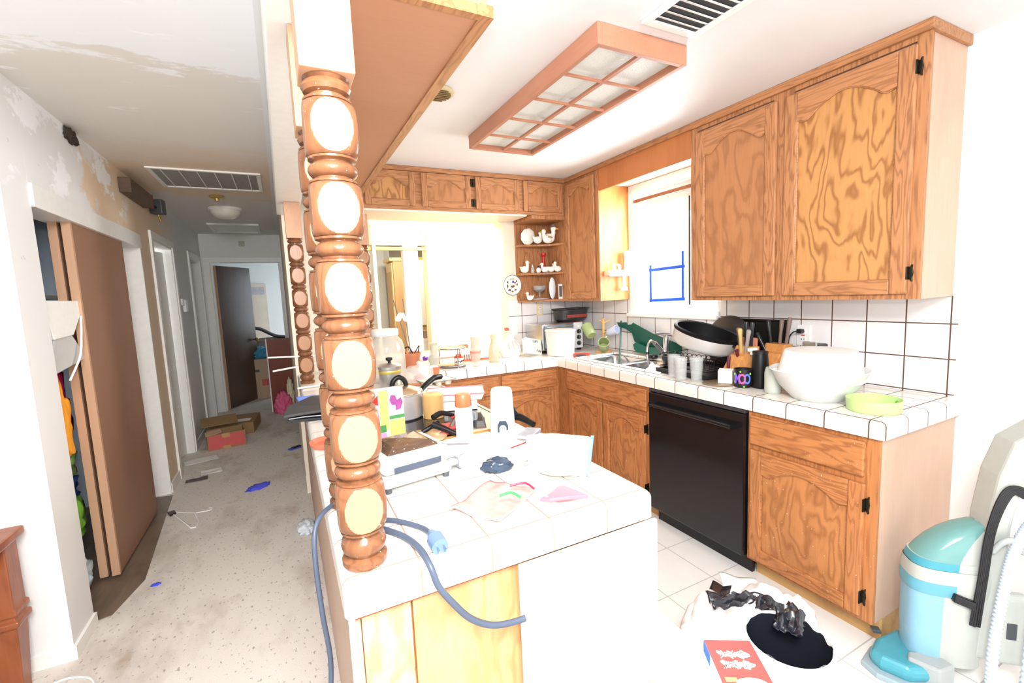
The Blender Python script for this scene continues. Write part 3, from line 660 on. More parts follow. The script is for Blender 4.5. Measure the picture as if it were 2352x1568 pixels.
# --- hanging wood soffit
t = thing('hanging_soffit', 'large wood panelled soffit box hanging over the peninsula', 'soffit', (.166, 1.14, 2.19))
sx, sy, sz = .553-.166, YU-.018-1.14, ZC-2.19-.001
mbox('bottom_panel', (0, 0.012, 0), (sx-.012, sy, .012), soffit_m, t)
mb = MB(); mb.box((sx-.012, 0, 0), (sx, sy, sz)); mb.build('side_panel', trim_m, t)
mb = MB(); mb.box((0, 0, 0), (sx-.012, .012, sz)); mb.build('front_panel', soffit_m, t)
mb = MB(); mb.box((sx-.032, -.0045, -.006), (sx+.004, sy, .03-.006)); mb.box((0, -.004, -.0055), (sx-.032, .02, .02)); mb.build('edge_moulding', oak_y, t)
# --- ceiling light
t = thing('ceiling_light', 'long wood-framed fluorescent ceiling light with ten panes', 'ceiling light', (1.10, 1.40, 2.354)); W_, L_, H_ = .445, 1.27, ZC-2.354-.001
mb = MB(); f = .022
mb.box((0, 0, 0), (f, L_, H_)); mb.box((W_-f, 0, 0), (W_, L_, H_)); mb.box((f, 0, 0), (W_-f, f, H_)); mb.box((f, L_-f, 0), (W_-f, L_, H_)); mb.build('frame', fix_m, t, bevel=.002)
mbox('diffuser', (f, f, .03), (W_-f, L_-f, .034), mat('ribbed_diffuser', (214, 218, 214), .5, noise_amt=.06, nscale=160, bump=.3), t)
mb = MB(); mb.box((W_/2-.009, f, .004), (W_/2+.009, L_-f, .016))
for k in range(1, 5): mb.box((f, L_*k/5-.005, .002), (W_-f, L_*k/5+.005, .012))
mb.build('grille', fix_m, t)
# --- vents
def vent(name, label, x0, y0, x1, y1, nb=8, along='y', m=trim_m, dark=None):
    t = thing(name, label, 'vent', (x0, y0, ZC)); w_, l_ = x1-x0, y1-y0; fr = .028
    mb = MB(); mb.box((0, 0, -.012), (fr, l_, -.001)); mb.box((w_-fr, 0, -.012), (w_, l_, -.001)); mb.box((fr, 0, -.012), (w_-fr, fr, -.001)); mb.box((fr, l_-fr, -.012), (w_-fr, l_, -.001)); mb.build('frame', m, t, bevel=.002)
    mbox('dark_opening', (fr, fr, -.004), (w_-fr, l_-fr, -.001), dark or mat('duct_dark', (60, 60, 62), .8, noise_amt=.3, nscale=60), t)
    mb = MB()
    for k in range(nb):
        if along == 'y': a = fr+(w_-2*fr)*(k+.5)/nb; mb.box((a-.003, fr, -.010), (a+.003, l_-fr, -.005))
        else: a = fr+(l_-2*fr)*(k+.5)/nb; mb.add([(fr, a-.014, -.010), (w_-fr, a-.014, -.010), (w_-fr, a+.004, -.003), (fr, a+.004, -.003), (fr, a-.014, -.0085), (w_-fr, a-.014, -.0085), (w_-fr, a+.004, -.0015), (fr, a+.004, -.0015)], [(0, 1, 2, 3), (4, 7, 6, 5), (0, 4, 5, 1), (2, 6, 7, 3), (0, 3, 7, 4), (1, 5, 6, 2)])
    mb.build('slats', m, t); return t
vent('return_air_vent', 'wide white return air grille with a grey filter in the hallway ceiling', -.75, 3.93, -.06, 4.52, 6, dark=mat('dusty_filter', (150, 150, 148), .9, noise_amt=.25, nscale=50))
vent('ceiling_vent', 'white slatted ceiling vent above the right of the kitchen', 1.25, .98, 1.52, 1.34, 9, 'x')
t = thing('attic_hatch', 'white attic hatch panel in the far hallway ceiling', 'hatch', (-.70, 6.38, ZC))
mbox('panel', (.03, .03, -.006), (.50, .68, -.001), trim_m, t); mb = MB(); mb.box((0, 0, -.02), (.53, .03, -.001)); mb.box((0, .68, -.02), (.53, .71, -.001)); mb.box((0, .03, -.02), (.03, .68, -.001)); mb.box((.5, .03, -.02), (.53, .68, -.001)); mb.build('frame', trim_m, t)
t = thing('dome_light', 'white dome ceiling light in the hallway', 'ceiling light', (-.42, 5.42, ZC-.001))
MB().lathe([(.0, 0), (.15, 0), (.152, -.012), (.145, -.024), (.0, -.024)], 32).build('base', trim_m, t, True)
MB().lathe([(.135, -.024), (.13, -.05), (.105, -.08), (.06, -.098), (0.0, -.104)], 32).build('glass_dome', mat('milky_glass', (226, 226, 214), .25), t, True)
t = thing('smoke_detector', 'small tan hallway ceiling fixture before the dome light', 'smoke detector', (-.43, 4.82, ZC-.001))
MB().lathe([(0, 0), (.055, 0), (.058, -.01), (.045, -.02), (.02, -.024), (.018, -.045), (0, -.047)], 24).build('body', mat('brass_tan', (190, 160, 96), .35, metal=.5), t, True)
t = thing('exhaust_grille', 'round beige exhaust grille in the kitchen ceiling beside the soffit', 'vent', (.735, 2.16, ZC-.001))
MB().lathe([(0, 0), (.085, 0), (.088, -.006), (.08, -.012), (.03, -.014), (0, -.014)], 28).build('plate', mat('beige_metal', (206, 190, 150), .4), t, True)
mb = MB()
for k in range(7): a = -.055+k*.018; hw = sqrt(max(.0001, .07**2-a*a)); mb.box((-hw, a-.003, -.018), (hw, a+.003, -.013))
mb.build('slats', mat('brown_slat', (120, 96, 60), .5), t)
# wall items in the hall
t = thing('door_chime', 'long dark wooden box mounted high on the hallway wall', 'chime box', (xl+.001, 4.02, 2.27))
mbox('box', (0, 0, 0), (.07, .56, .10), wood('dark_box_wood', (92, 70, 58), (60, 46, 40), 'y', 3, 3, .4), t, .004)
mbox('end_cap', (0, .56, .0), (.072, .60, .10), mat('maroon_cap', (110, 52, 46), .5), t, .003)
t = thing('alarm_sensor', 'grey boxy sensor with a brass tip beside the dark wall box', 'sensor', (xl+.001, 4.79, 2.28))
mb = MB(); mb.box((0, .02, -.02), (.09, .10, .10), rotM(0, 0, -.2)); mb.build('body', dgry, t, bevel=.006)
MB().tube([(.05, .06, -.02), (.06, .08, -.075)], .008).build('brass_tip', MATS['brass'], t, True)
mb = MB(); mb.tube([(.03, -.10, .045), (.05, .03, .03)], .012); mb.build('arm', black_p, t, True)
t = thing('thermostat', 'small white wall thermostat on the far hallway wall', 'thermostat', (xl+.001, 5.75, 1.42))
mbox('body', (0, 0.0, 0), (.03, .11, .13), white_p, t, .008); mbox('cover', (0, -.09, .07), (.02, -.01, .14), white_p, t, .006)
mbox('smoke_alarm', (-.46, 7.345, 2.27), (-.39, 7.36, 2.34), mat('beige_square', (190, 184, 170), .5), bevel=.004)
tag(bpy.data.objects['smoke_alarm'], 'small beige square sensor above the bedroom doorway', 'sensor')
h_ = crumple('ceiling_damage', (-.915, 3.25, 2.37), (.02, .075, .035), mat('dark_hole', (58, 46, 38), .9), amp=.5, flat=False)
tag(h_, 'dark torn hole in the plaster at the ceiling corner above the closet', 'plaster damage')
# ------------------------------------------------------------ wall plate, outlets, shelf figurines
def lathe_thing(name, label, cat, loc, parts, group=None, n=32, rot=None):
    t = thing(name, label, cat, loc, group=group, rot=rot)
    for pn, prof, m in parts: MB().lathe(prof, n, cap=not ('band' in pn or pn == 'berries')).build(pn, m, t, True)
    return t
t = thing('souvenir_plate', 'round white souvenir plate reading TEXAS hung on the wall beside the corner shelves', 'plate', (1.893, YB-.013, 1.54), rot=(pi/2, 0, 0))
MB().lathe([(0, 0), (.055, 0), (.088, .008), (.092, .013), (.086, .014), (.056, .006), (0, .006)], 40).build('dish', white_c, t, True)
MB().lathe([(.088, .0125), (.093, .0125), (.093, .0145), (.088, .0145)], 40, cap=False).build('rim_line', mat('plate_grey_rim', (120, 120, 124), .4), t, True)
text('lettering', 'TEXAS', .026, mat('plate_gold_print', (170, 120, 60), .5), t, Matrix.Translation((0, .055, .0075)))
mb = MB(); random.seed(3)
for cx, cy, w_, h_ in ((-.045, .03, .012, .02), (-.048, -.005, .01, .022), (.05, .005, .01, .02), (-.03, -.045, .02, .014), (.03, -.045, .02, .012), (0, -.01, .03, .016), (0, -.06, .012, .016), (.045, .035, .012, .012)):
    pts = [(cx+w_*cos(a)*random.uniform(.4, 1), cy+h_*sin(a)*random.uniform(.4, 1)) for a in [i*pi/4 for i in range(8)]]
    mb.prism(pts, lambda u, v, n: (u, v, n), .0065, .0075)
mb.build('printed_figures', mat('plate_brown_print', (120, 84, 62), .5), t)
mb = MB(); mb.box((.0, .02, .0065), (.018, .04, .008)); mb.build('printed_flag_blue', mat('flag_blue', (50, 80, 170), .5), t)
mb = MB(); mb.box((.018, .016, .0065), (.038, .028, .008)); mb.build('printed_flag_red', mat('flag_red', (200, 60, 50), .5), t)
def outlet(x, y, z, face, label, gfci=False):
    t = thing('wall_outlet', label, 'outlet', (x, y, z), rot=(0, 0, 0 if face == 'y' else -pi/2))
    mbox('cover_plate', (-.036, -.006, -.058), (.036, 0, .058), cream_m if face == 'y' else white_p, t, .002)
    mb = MB()
    for zz in (-.022, .022): mb.box((-.016, -.009, zz-.013), (.016, -.006, zz+.013))
    mb.build('sockets', white_p, t, bevel=.002)
    mb = MB()
    for zz in (-.022, .022):
        for xx in (-.006, .006): mb.box((xx-.0012, -.0095, zz-.004), (xx+.0012, -.009, zz+.005))
    mb.build('slots', black_p, t)
    if gfci: mbox('reset_button', (-.008, -.0105, -.002), (.008, -.006, .004), red_m, t)
    return t
outlet(2.175, YB-.013, 1.30, 'y', 'cream wall outlet on the tiles behind the toaster oven')
outlet(XW-.013, 1.525, 1.165, 'x', 'white wall outlet with a black plug in the tiles above the knife blocks', True)
t = thing('power_plug', 'black appliance plug in the white tile outlet with its cord hanging down', 'plug', (2.575, 1.53, 1.19))
mb = MB(); mb.box((-.03, -.014, -.012), (0, .014, .012)); mb.build('plug_body', black_p, t, bevel=.004)
MB().tube(spline([(-.03, 0, 0), (-.045, .02, -.005), (-.04, .045, -.04), (-.035, .05, -.10), (-.03, .045, -.20), (-.04, .03, -.256)]), .0035, 8).build('cord', black_p, t, True)
# figurines
def duck(name, label, loc, s=1., rz=0, hat=None, group='white ceramic fowl on the corner shelves', basket=False):
    t = thing(name, label, 'figurine', loc, rz, group)
    mb = MB(); mb.sphere((0, 0, .034*s), (.045*s, .032*s, .034*s), 20, 12); mb.tube([(.025*s, 0, .045*s), (.036*s, 0, .07*s), (.034*s, 0, .088*s)], [.020*s, .014*s, .015*s], 14); mb.sphere((.036*s, 0, .098*s), (.020*s, .018*s, .019*s), 16, 10); mb.tube([(-.035*s, 0, .045*s), (-.06*s, 0, .062*s)], [.018*s, .006*s], 10)
    mb.build('body', white_c, t, True)
    MB().tube([(.05*s, 0, .097*s), (.072*s, 0, .092*s)], [.008*s, .003*s], 8).build('beak', mat('beak_orange', (224, 150, 60), .4), t, True)
    if hat: MB().lathe([(.022*s, 0), (.026*s, .004*s), (.016*s, .008*s), (.010*s, .02*s), (0, .024*s)], 16, (.036*s, 0, .106*s)).build('bonnet', hat, t, True)
    if basket: MB().sphere((-.008*s, 0, .045*s), (.042*s, .034*s, .016*s), 16, 8).build('wing_patch', mat('olive_glaze', (170, 160, 120), .3), t, True)  # olive glazed patch over the back and wings
    return t
z3, z2, z1 = SH[2]+.001, SH[1]+.001, SH[0]+.001
grey_h = mat('grey_glaze', (120, 116, 104), .3)
t = thing('shell_dish', 'fluted white ceramic dish standing on edge on the top corner shelf', 'dish', (2.025, 3.60, z3))
MB().lathe([(0, 0), (.05, .004), (.072, .02), (.066, .026), (0, .014)], 28, M=rotM(-pi/2+.15, 0, 0, (0, .02, .066)), rfun=lambda r, z, th: r*(1+.03*cos(th*9))).build('dish', white_c, t, True)
duck('duck_figurine', 'small white duck figurine with a green bonnet on the top corner shelf', (2.085, 3.57, z3), .95, .2, mat('green_glaze', (120, 130, 70), .3))
duck('duck_figurine', 'flat cream-winged duck dish in the middle of the top corner shelf', (2.165, 3.53, z3), 1.05, pi*.97, None, basket=True)
duck('duck_figurine', 'largest white duck figurine with grey bonnet at the right of the top shelf', (2.185, 3.55, z3), 1.3, -.7, grey_h)
duck('duck_figurine', 'white pear-shaped duck at the left end of the middle corner shelf', (1.99, 3.66, z2), .95, -1.2)
lathe_thing('glass_shaker', 'little glass salt shaker with metal top on the middle corner shelf', 'shaker', (2.055, 3.63, z2), [('glass', [(.016, 0), (.018, .01), (.013, .05), (.012, .055)], glass_m), ('cap', [(.012, .055), (.013, .066), (.006, .08), (0, .082)], chrome_m)])
lathe_thing('blue_jar', 'tiny dark blue and white jar on the middle corner shelf', 'jar', (2.10, 3.60, z2), [('body', [(.014, 0), (.022, .014), (.020, .034), (.010, .044)], white_c), ('lid', [(.012, .044), (.014, .052), (.0, .060)], mat('cobalt_glaze', (40, 50, 120), .25))])
duck('duck_figurine', 'white hen figurine looking left on the middle corner shelf', (2.15, 3.57, z2), .75, pi*.9)
duck('duck_figurine', 'white spotted duck figurine beside the hen on the middle corner shelf', (2.205, 3.55, z2), .75, .1, mat('black_spot_glaze', (40, 36, 40), .3))
lathe_thing('painted_cup', 'small white cup with painted berries on the middle corner shelf', 'cup', (2.235, 3.66, z2), [('cup', [(.018, 0), (.026, .01), (.03, .055), (.027, .055), (.023, .012), (0, .008)], white_c), ('berries', [(.0285, .024), (.0292, .026), (.0298, .036), (.0290, .038)], mat('berry_print', (150, 70, 80), .4))])
duck('duck_figurine', 'white goose with raised tail at the right end of the middle shelf', (2.262, 3.53, z2), .8, pi)
t = lathe_thing('red_candlestick', 'red candlestick standing at the back of the middle corner shelf', 'candlestick', (2.215, 3.70, z2), [('stem', [(.022, 0), (.018, .01), (.013, .03), (.015, .09), (.013, .15), (.026, .165), (.026, .18), (0, .18)], red_m)])
lathe_thing('glass_goblet', 'clear glass compote bowl on a stem on the bottom corner shelf', 'goblet', (2.12, 3.63, z1+.012), [('bowl', [(.012, .055), (.03, .06), (.055, .08), (.06, .115), (.057, .115), (.05, .085), (.025, .066), (0, .062)], glass('smoky_glass', (170, 172, 176), .08, .55)), ('stem', [(.035, 0), (.032, .005), (.008, .012), (.006, .04), (.012, .055)], MATS['smoky_glass'])])
crumple('egg_white_cup', (2.12, 3.63, z1+.085), (.022, .022, .02), white_c, amp=.1); tag(bpy.data.objects['egg_white_cup'], 'small white ceramic chick sitting in the glass compote bowl', 'figurine')
lathe_thing('saucer', 'white saucer under the glass compote bowl on the bottom corner shelf', 'saucer', (2.12, 3.63, z1-.0005), [('dish', [(0, 0), (.05, 0), (.085, .008), (.084, .0105), (.05, .004), (0, .004)], white_c)])
duck('duck_figurine', 'white salt shaker fowl lying at the left of the bottom shelf', (1.99, 3.58, z1), .65, pi*.75)
t = thing('oval_platter', 'tall white oval dish leaning upright on the bottom corner shelf', 'dish', (2.215, 3.56, z1), rot=(0, 0, .25))
MB().sphere((0, 0, .10), (.040, .018, .098), 24, 16).build('dish', mat('pale_blue_white', (226, 234, 240), .25), t, True)
t = thing('photo_card', 'black and white photo card leaning at the right of the bottom shelf', 'photo', (2.262, 3.50, z1), rot=(0, 0, .1))
mbox('card', (-.022, -.003, 0), (.022, .0, .135), paper_m, t); mbox('picture', (-.016, -.004, .02), (.016, -.003, .115), mat('photo_grey', (96, 96, 98), .5, noise_amt=.6, nscale=60), t)
# hand mixer rack on window side panel
t = thing('hand_mixer_rack', 'white hand blender in a cream rack on the cabinet side by the window', 'appliance', (2.42, 2.944, 1.58))
mb = MB(); mb.box((-.10, -.06, -.01), (.13, -.0, .035)); mb.box((-.10, -.075, -.015), (.13, -.06, .02)); mb.build('rack', cream_m, t, bevel=.006)
MB().lathe([(.03, 0), (.034, .03), (.028, .09), (.034, .15), (.036, .165), (0, .170)], 24, (.10, -.055, .02)).build('motor_grip', white_p, t, True)
MB().lathe([(.03, -.12), (.032, -.10), (.017, -.09), (.014, -.02), (.018, 0)], 20, (.06, -.05, -.01)).build('blender_shaft', white_p, t, True)
mb = MB()
for k in range(3): mb.tube([(.00+.03*cos(a), -.04, .055+.028*sin(a)) for a in [i*pi/10 for i in range(20)]], .003, 6, True, Matrix.Translation((-.015+.01*k, -.004*k, 0)))
mb.build('coiled_cord', white_p, t, True)

# ------------------------------------------------------------ sink & tap
t = thing('sink', 'stainless steel double bowl sink set in the tiled worktop', 'sink', (2.06, 2.10, ZT))
def bowl(y0, y1, name):
    mb = MB(); x0, x1, dz = .02, .34, -.15; pts = []
    def rr(x0, y0, x1, y1, r, z, n=6):
        o = []
        for cx, cy, a0 in ((x1-r, y1-r, 0), (x0+r, y1-r, pi/2), (x0+r, y0+r, pi), (x1-r, y0+r, 1.5*pi)):
            for i in range(n+1): a = a0+pi/2*i/n; o.append((cx+r*cos(a), cy+r*sin(a), z))
        return o
    L = [rr(x0, y0, x1, y1, .05, .002), rr(x0+.006, y0+.006, x1-.006, y1-.006, .05, -.008), rr(x0+.012, y0+.012, x1-.012, y1-.012, .055, dz+.02), rr(x0+.04, y0+.04, x1-.04, y1-.04, .04, dz)]
    n = len(L[0]); vs = [p for l in L for p in l]; fs = [(k*n+i, k*n+(i+1) % n, (k+1)*n+(i+1) % n, (k+1)*n+i) for k in range(3) for i in range(n)]; fs.append(tuple(3*n+i for i in range(n)))
    mb.add(vs, fs); o = mb.build(name, chrome_m, t, smooth=True, solid=-.0015); return o
bowl(.435, .81, 'basin'); bowl(.02, .40, 'basin')
mb = MB(); mb.box((0, 0, -.001), (.36, .02, .004)); mb.box((0, .81, -.001), (.36, .83, .004)); mb.box((0, .02, -.001), (.02, .81, .004)); mb.box((.34, .02, -.001), (.36, .81, .004)); mb.box((.02, .40, -.001), (.34, .435, .004))
mb.build('rim', chrome_m, t, bevel=.0015)
t = thing('sink_rim_tiles', 'row of rounded white trim tiles framing the sink', 'tile trim', (2.03, 2.07, ZT+.0005))
mb = MB(); 
for a, b_ in (((0, 0, 0), (.03, .89, .012)), ((.03, .86, 0), (.42, .89, .012)), ((.39, 0, 0), (.42, .86, .012))): mb.box(a, b_)
mb.build('tiles', tile('tile_sink_trim', .12, .12, 0, 0, 0, 0, .004), t, bevel=.005)
t = thing('faucet', 'steel kitchen tap with its pull-out spray hose arched over the sink', 'faucet', (2.475, 2.44, ZT))
MB().lathe([(.032, 0), (.032, .006), (.024, .012), (.023, .15), (.020, .17), (.012, .185), (0, .187)], 24).build('body', chrome_m, t, True)
mb = MB(); mb.box((-.09, -.012, -.004), (.03, .012, .006), rotM(0, .12, 0, (0, 0, .195))); mb.build('lever', chrome_m, t, bevel=.004)
MB().tube(spline([(-.015, 0, .04), (-.05, .01, .09), (-.09, .02, .135)]), [.016]*16+[.015], 14).build('spout', chrome_m, t, True)
MB().tube(spline([(-.09, .02, .135), (-.125, .025, .15), (-.155, .02, .12), (-.17, .012, .06), (-.165, .0, -.02), (-.15, -.01, -.05)]), .010, 12).build('spray_hose', chrome_m, t, True)
MB().tube([(-.168, .012, .075), (-.169, .010, .058)], .0125, 12).build('hose_collar', black_p, t, True)
o = crumple('white_rag', (2.16, 2.24, ZT-.06), (.05, .04, .05), paper_m, seed=5, amp=.6); tag(o, 'crumpled white rag in the right sink basin', 'rag')
t = thing('dish_brush', 'dish brush with a navy handle lying in the sink', 'brush', (2.17, 2.36, ZT-.05), rot=(0, .5, 1.2))
MB().tube([(0, 0, 0), (.12, 0, .01)], [.006, .009], 10).build('handle', mat('navy_plastic', (30, 52, 90), .4), t, True); mbox('bristles', (-.04, -.02, -.015), (0, .02, .01), white_p, t, .005)
t = thing('sponge_holder', 'small black and white soap dish beside the tap', 'dish', (2.41, 2.50, ZT+.0145))
MB().lathe([(.03, 0), (.034, .01), (.03, .022), (.0, .018)], 20).build('dish', black_p, t, True)
# green torn plastic liner
def jag(pts, th, m, name, t, fn): return MB().prism(pts, fn, 0, th).build(name, m, t)
t = thing('green_plastic_tray', 'torn dark green plastic window blind pieces leaning on the tiles behind the tap', 'plastic sheet', (2.55, 3.02, .985), rot=(0, 0, 0))
f1 = lambda u, v, n: (-.01-n-.03*(v/.2), -u, v)
jag([(0, .20), (.02, .165), (.10, .15), (.17, .12), (.19, .05), (.34, -.0), (.66, -.02), (.68, .06), (.40, .13), (.20, .205), (.18, .19), (.13, .185), (.12, .205), (.05, .20)], .006, dgreen_m, 'upper_slat', t, f1)
f2 = lambda u, v, n: (-.045-n, -u, v)
jag([(.20, .03), (.215, -.01), (.24, -.03), (.36, -.035), (.52, -.02), (.50, .03), (.36, .02), (.24, .05)], .006, mat('green_plastic_2', (18, 96, 76), .4), 'lower_slat', t, f2)
t = thing('green_stake', 'thin dark green stick leaning from the sink onto the tiles', 'stick', (0, 0, 0))
MB().tube([(2.27, 2.72, .79), (2.535, 3.0, 1.195)], .0065, 8).build('stick', dgreen_m, t, True)
# ------------------------------------------------------------ dish rack and pans
t = thing('dish_rack', 'black wire dish rack on a black drip tray', 'dish rack', (2.08, 1.74, ZT+.001))
mb = MB(); mb.box((0, 0, 0), (.42, .40, .012)); mb.box((0, 0, .012), (.42, .012, .03)); mb.box((0, .388, .012), (.42, .40, .03)); mb.box((0, .012, .012), (.012, .388, .03)); mb.box((.408, .012, .012), (.42, .388, .03)); mb.build('drip_tray', black_p, t, bevel=.004)
mb = MB()
for z in (.045, .12): mb.tube([(.02, .02, z), (.40, .02, z), (.40, .38, z), (.02, .38, z)], .003, 6, True)
for k in range(10):
    y = .04+k*.035; mb.tube([(.02, y, .12), (.02, y, .045), (.40, y, .045), (.40, y, .12)], .0018, 5)
    mb.tube(spline([(.10, y, .045), (.10, y, .10), (.13, y, .12), (.16, y, .10), (.16, y, .045)], 4), .0018, 5)
mb.build('wires', mat('dark_wire', (52, 48, 48), .3, metal=.7), t, True)
t = thing('electric_skillet', 'large round steel skillet with black rim tilted on the dish rack', 'pan', (2.28, 1.93, 1.145), rot=(radians(17), radians(2), .15))
MB().lathe([(0, -.056), (.165, -.056), (.180, -.048), (.188, -.03), (.19, .03)], 56, cap=False).build('steel_body', mat('steel_skin', (206, 206, 204), .4, metal=.35), t, True)
MB().lathe([(.19, .03), (.195, .034), (.197, .05), (.188, .056), (.178, .05), (.174, .0), (.165, -.03), (0, -.036)], 56, cap=False).build('black_interior', mat('matt_black_pan', (14, 14, 16), .6, spec=.2), t, True)
mb = MB(); mb.box((-.03, -.235, .015), (.03, -.185, .03)); mb.build('side_handle', black_p, t, bevel=.006)
t = thing('dark_bowl', 'black plastic bowl wedged under the tilted skillet in the rack', 'bowl', (2.20, 2.12, 1.0))
MB().lathe([(0, -.04), (.04, -.04), (.06, .0), (.065, .03), (.06, .03), (.05, 0), (0, -.03)], 28).build('bowl', black_p, t, True)
t = thing('baking_tray', 'black rectangular baking tray standing against the tiles behind the knives', 'tray', (2.54, 1.60, .99), rot=(0, radians(8), 0))
mb = MB(); mb.box((0, 0, 0), (.006, .46, .26)); mb.box((-.02, 0, 0), (0, .012, .26)); mb.box((-.02, .448, 0), (0, .46, .26)); mb.box((-.02, 0, .248), (0, .46, .26)); mb.build('tray', black_m, t, bevel=.004)
t = thing('pan_cover', 'large dark grey round pan lid upright between skillet and baking tray', 'lid', (2.515, 1.95, 1.10), rot=(0, radians(-84), 0))
MB().lathe([(0, .02), (.10, .016), (.165, .003), (.17, 0), (.165, -.003), (0, .01)], 48).build('disc', mat('scorched_steel', (70, 66, 64), .3, metal=.6), t, True)
MB().lathe([(0, .045), (.02, .042), (.02, .03), (.012, .02)], 20).build('knob', black_p, t, True)
# glasses
gl = mat('textured_glass', (225, 230, 230), .2, alpha=.26, spec=.9, noise_amt=.3, nscale=120, bump=.6)
def tumbler(label, x, y, rb, rt, h, m, flut=0, group=None):
    t = thing('drinking_glass', label, 'glass', (x, y, ZT+.001), group=group)
    MB().lathe([(0, 0), (rb, 0), (rb+.001, .004), (rt, h), (rt-.0025, h), (rb-.002, .012), (0, .010)], 40, rfun=(lambda r, z, th: r*(1+.02*cos(th*14)*(z < h*.55))) if flut else None).build('tumbler', m, t, True)
    return t
g = 'tumblers at the worktop edge'
tumbler('patterned tumbler at the back left of the three glasses by the sink', 2.035, 1.945, .031, .036, .135, gl, group=g)
tumbler('patterned tumbler in the middle of the three glasses by the sink', 1.992, 1.855, .031, .036, .135, gl, group=g)
tumbler('clear fluted tumbler, rightmost of the three glasses by the sink', 2.045, 1.79, .028, .038, .135, glass('fluted_glass', (230, 236, 236), .05, .2), 1, group=g)
lathe_thing('steel_cover', 'flat stained steel pot lid lying on the worktop with its knob up', 'lid', (2.085, 1.672, ZT+.001), [('disc', [(0, .001), (.085, .001), (.088, .004), (.08, .006), (0, .010)], mat('stained_steel', (160, 140, 116), .35, metal=.6)), ('knob', [(.004, .009), (.004, .022), (.010, .026), (0, .032)], alum_m)])
t = thing('small_white_box', 'small white carton tilted beside the colourful candle tin', 'box', (2.105, 1.635, ZT+.012), rot=(0, -.08, .55)); mbox('carton', (-.032, -.025, 0), (.032, .045, .068), paper_m, t, .002)
t = thing('letter_cup', 'small black candle tin printed with big colourful letters', 'candle', (2.107, 1.545, ZT+.001))
MB().lathe([(.036, 0), (.042, .006), (.044, .09), (.044, .096), (.040, .096), (.038, .02), (0, .015)], 36).build('cup', black_p, t, True)
for i, (ch, cc, a) in enumerate((('M', (130, 96, 220), -.62), ('O', (232, 90, 140), -.1), ('O', (90, 120, 232), .42))):
    th = math.atan2(-1.545, -2.107)+a
    M_ = rotM(0, 0, th+pi/2, (.0446*cos(th), .0446*sin(th), .046)) @ Matrix.Rotation(pi/2, 4, 'X')
    text('letter', ch, .075, mat('letter_'+str(i), cc, .4), t, M_ @ Matrix.Diagonal((.55, .95, 1, 1)), bold=.002)
mb = MB()
for a, z, r in ((-1.0, .07, .007), (-.95, .03, .006), (.78, .075, .006), (-.3, .085, .005), (.1, .008, .005)):
    th = math.atan2(-1.545, -2.107)+a; mb.sphere((.044*cos(th), .044*sin(th), z), (.0035, r, r), 8, 6)
mb.build('confetti_dots', mat('lime_print', (150, 220, 80), .4), t)
# knife blocks
def knife(t, p, d, L, m, r=.011):
    d = Vector(d).normalized(); p = Vector(p)+Vector((0, 0, .02)); L *= 1.1; MB().tube([p-d*.02, p, p+d*L*.5, p+d*L*.93, p+d*L], [r*.7, r*.85, r*.8, r*1.15, r*.8], 10).build('knife_handle', m, t, True)
dkh = mat('dark_knife_handle', (36, 36, 40), .3); brh = mat('brown_knife_handle', (120, 100, 90), .5); ylh = mat('yellowed_handle', (196, 170, 110), .5); mrh = mat('maroon_handle', (96, 34, 48), .3)
def kblock(label, loc, rz, w_, d_, h_, slope, ks):
    t = thing('knife_block', label, 'knife block', loc, rz)
    mb = MB(); mb.prism([(0, 0), (d_, 0), (d_, h_), (d_*.55, h_), (d_*.45, h_*.78), (d_*.3, h_*.74), (.0, h_*.36)], lambda u, v, n: (-d_/2+u, n, v), -w_/2, w_/2); mb.build('block', knife_m, t, bevel=.003)
    for p, d, L, m in ks: knife(t, p, d, L, m)
    return t
kblock('stepped light wood knife block full of mixed old knives behind the candle tin', (2.245, 1.66, ZT+.001), -.25, .10, .15, .19,0,
    [((.02, .035, .16), (-.1, 0, 1), .10, brh), ((.04, .01, .16), (-.05, -.05, 1), .13, dkh), ((.045, -.02, .16), (-.05, -.12, 1), .13, dkh), ((0.0, .0, .14), (-.15, -.1, 1), .12, ylh), ((0.0, -.035, .14), (-.1, -.3, 1), .12, mat('grey_handle', (150, 145, 140), .4)), ((-.03, -.01, .125), (-.25, .0, .9), .03, mrh)])
t = thing('hanging_knife', 'maroon handled knife hanging head down across the front knife block', 'knife', (2.155, 1.665, 1.015), rot=(0, 0, -.25))
MB().tube([(0, 0, .065), (-.004, .0, .04), (-.006, 0, -.03), (-.004, 0, -.045)], [.008, .010, .008, .011], 10).build('handle', mrh, t, True)
kblock('second wood knife block behind, leaning near the outlet with three tall knives', (2.44, 1.60, ZT+.001), -.1, .12, .14, .19,0,
    [((.03, .045, .165), (-.05, .1, 1), .12, dkh), ((.03, -.01, .165), (.05, -.05, 1), .13, brh), ((.035, -.045, .165), (0.05, -.1, 1), .14, brh), ((0, .055, .13), (-.1, .5, 1), .10, dkh)])
t = thing('cutting_board', 'small salmon pink board leaning behind the knife blocks', 'cutting board', (2.40, 1.745, ZT+.001), rot=(0, .15, .1)); mbox('board', (0, -.05, 0), (.012, .05, .22), mat('salmon_board', (196, 128, 100), .5), t, .003)
t = thing('can_opener', 'black electric can opener with a steel head standing near the tiles', 'can opener', (2.50, 1.42, ZT+.001)); mbox('body', (-.03, -.04, 0), (.06, .04, .20), black_p, t, .008); mbox('steel_head', (-.045, -.035, .15), (-.028, .035, .215), chrome_m, t, .005); mbox('base', (-.06, -.045, 0), (.065, .045, .02), dgry, t, .004)
lathe_thing('thermos', 'tall black travel mug with a dark lid on the worktop', 'travel mug', (2.155, 1.485, ZT+.001), [('body', [(.036, 0), (.040, .01), (.043, .06), (.036, .165), (.034, .175)], black_m), ('lid', [(.036, .175), (.036, .188), (.0, .192)], black_p)])
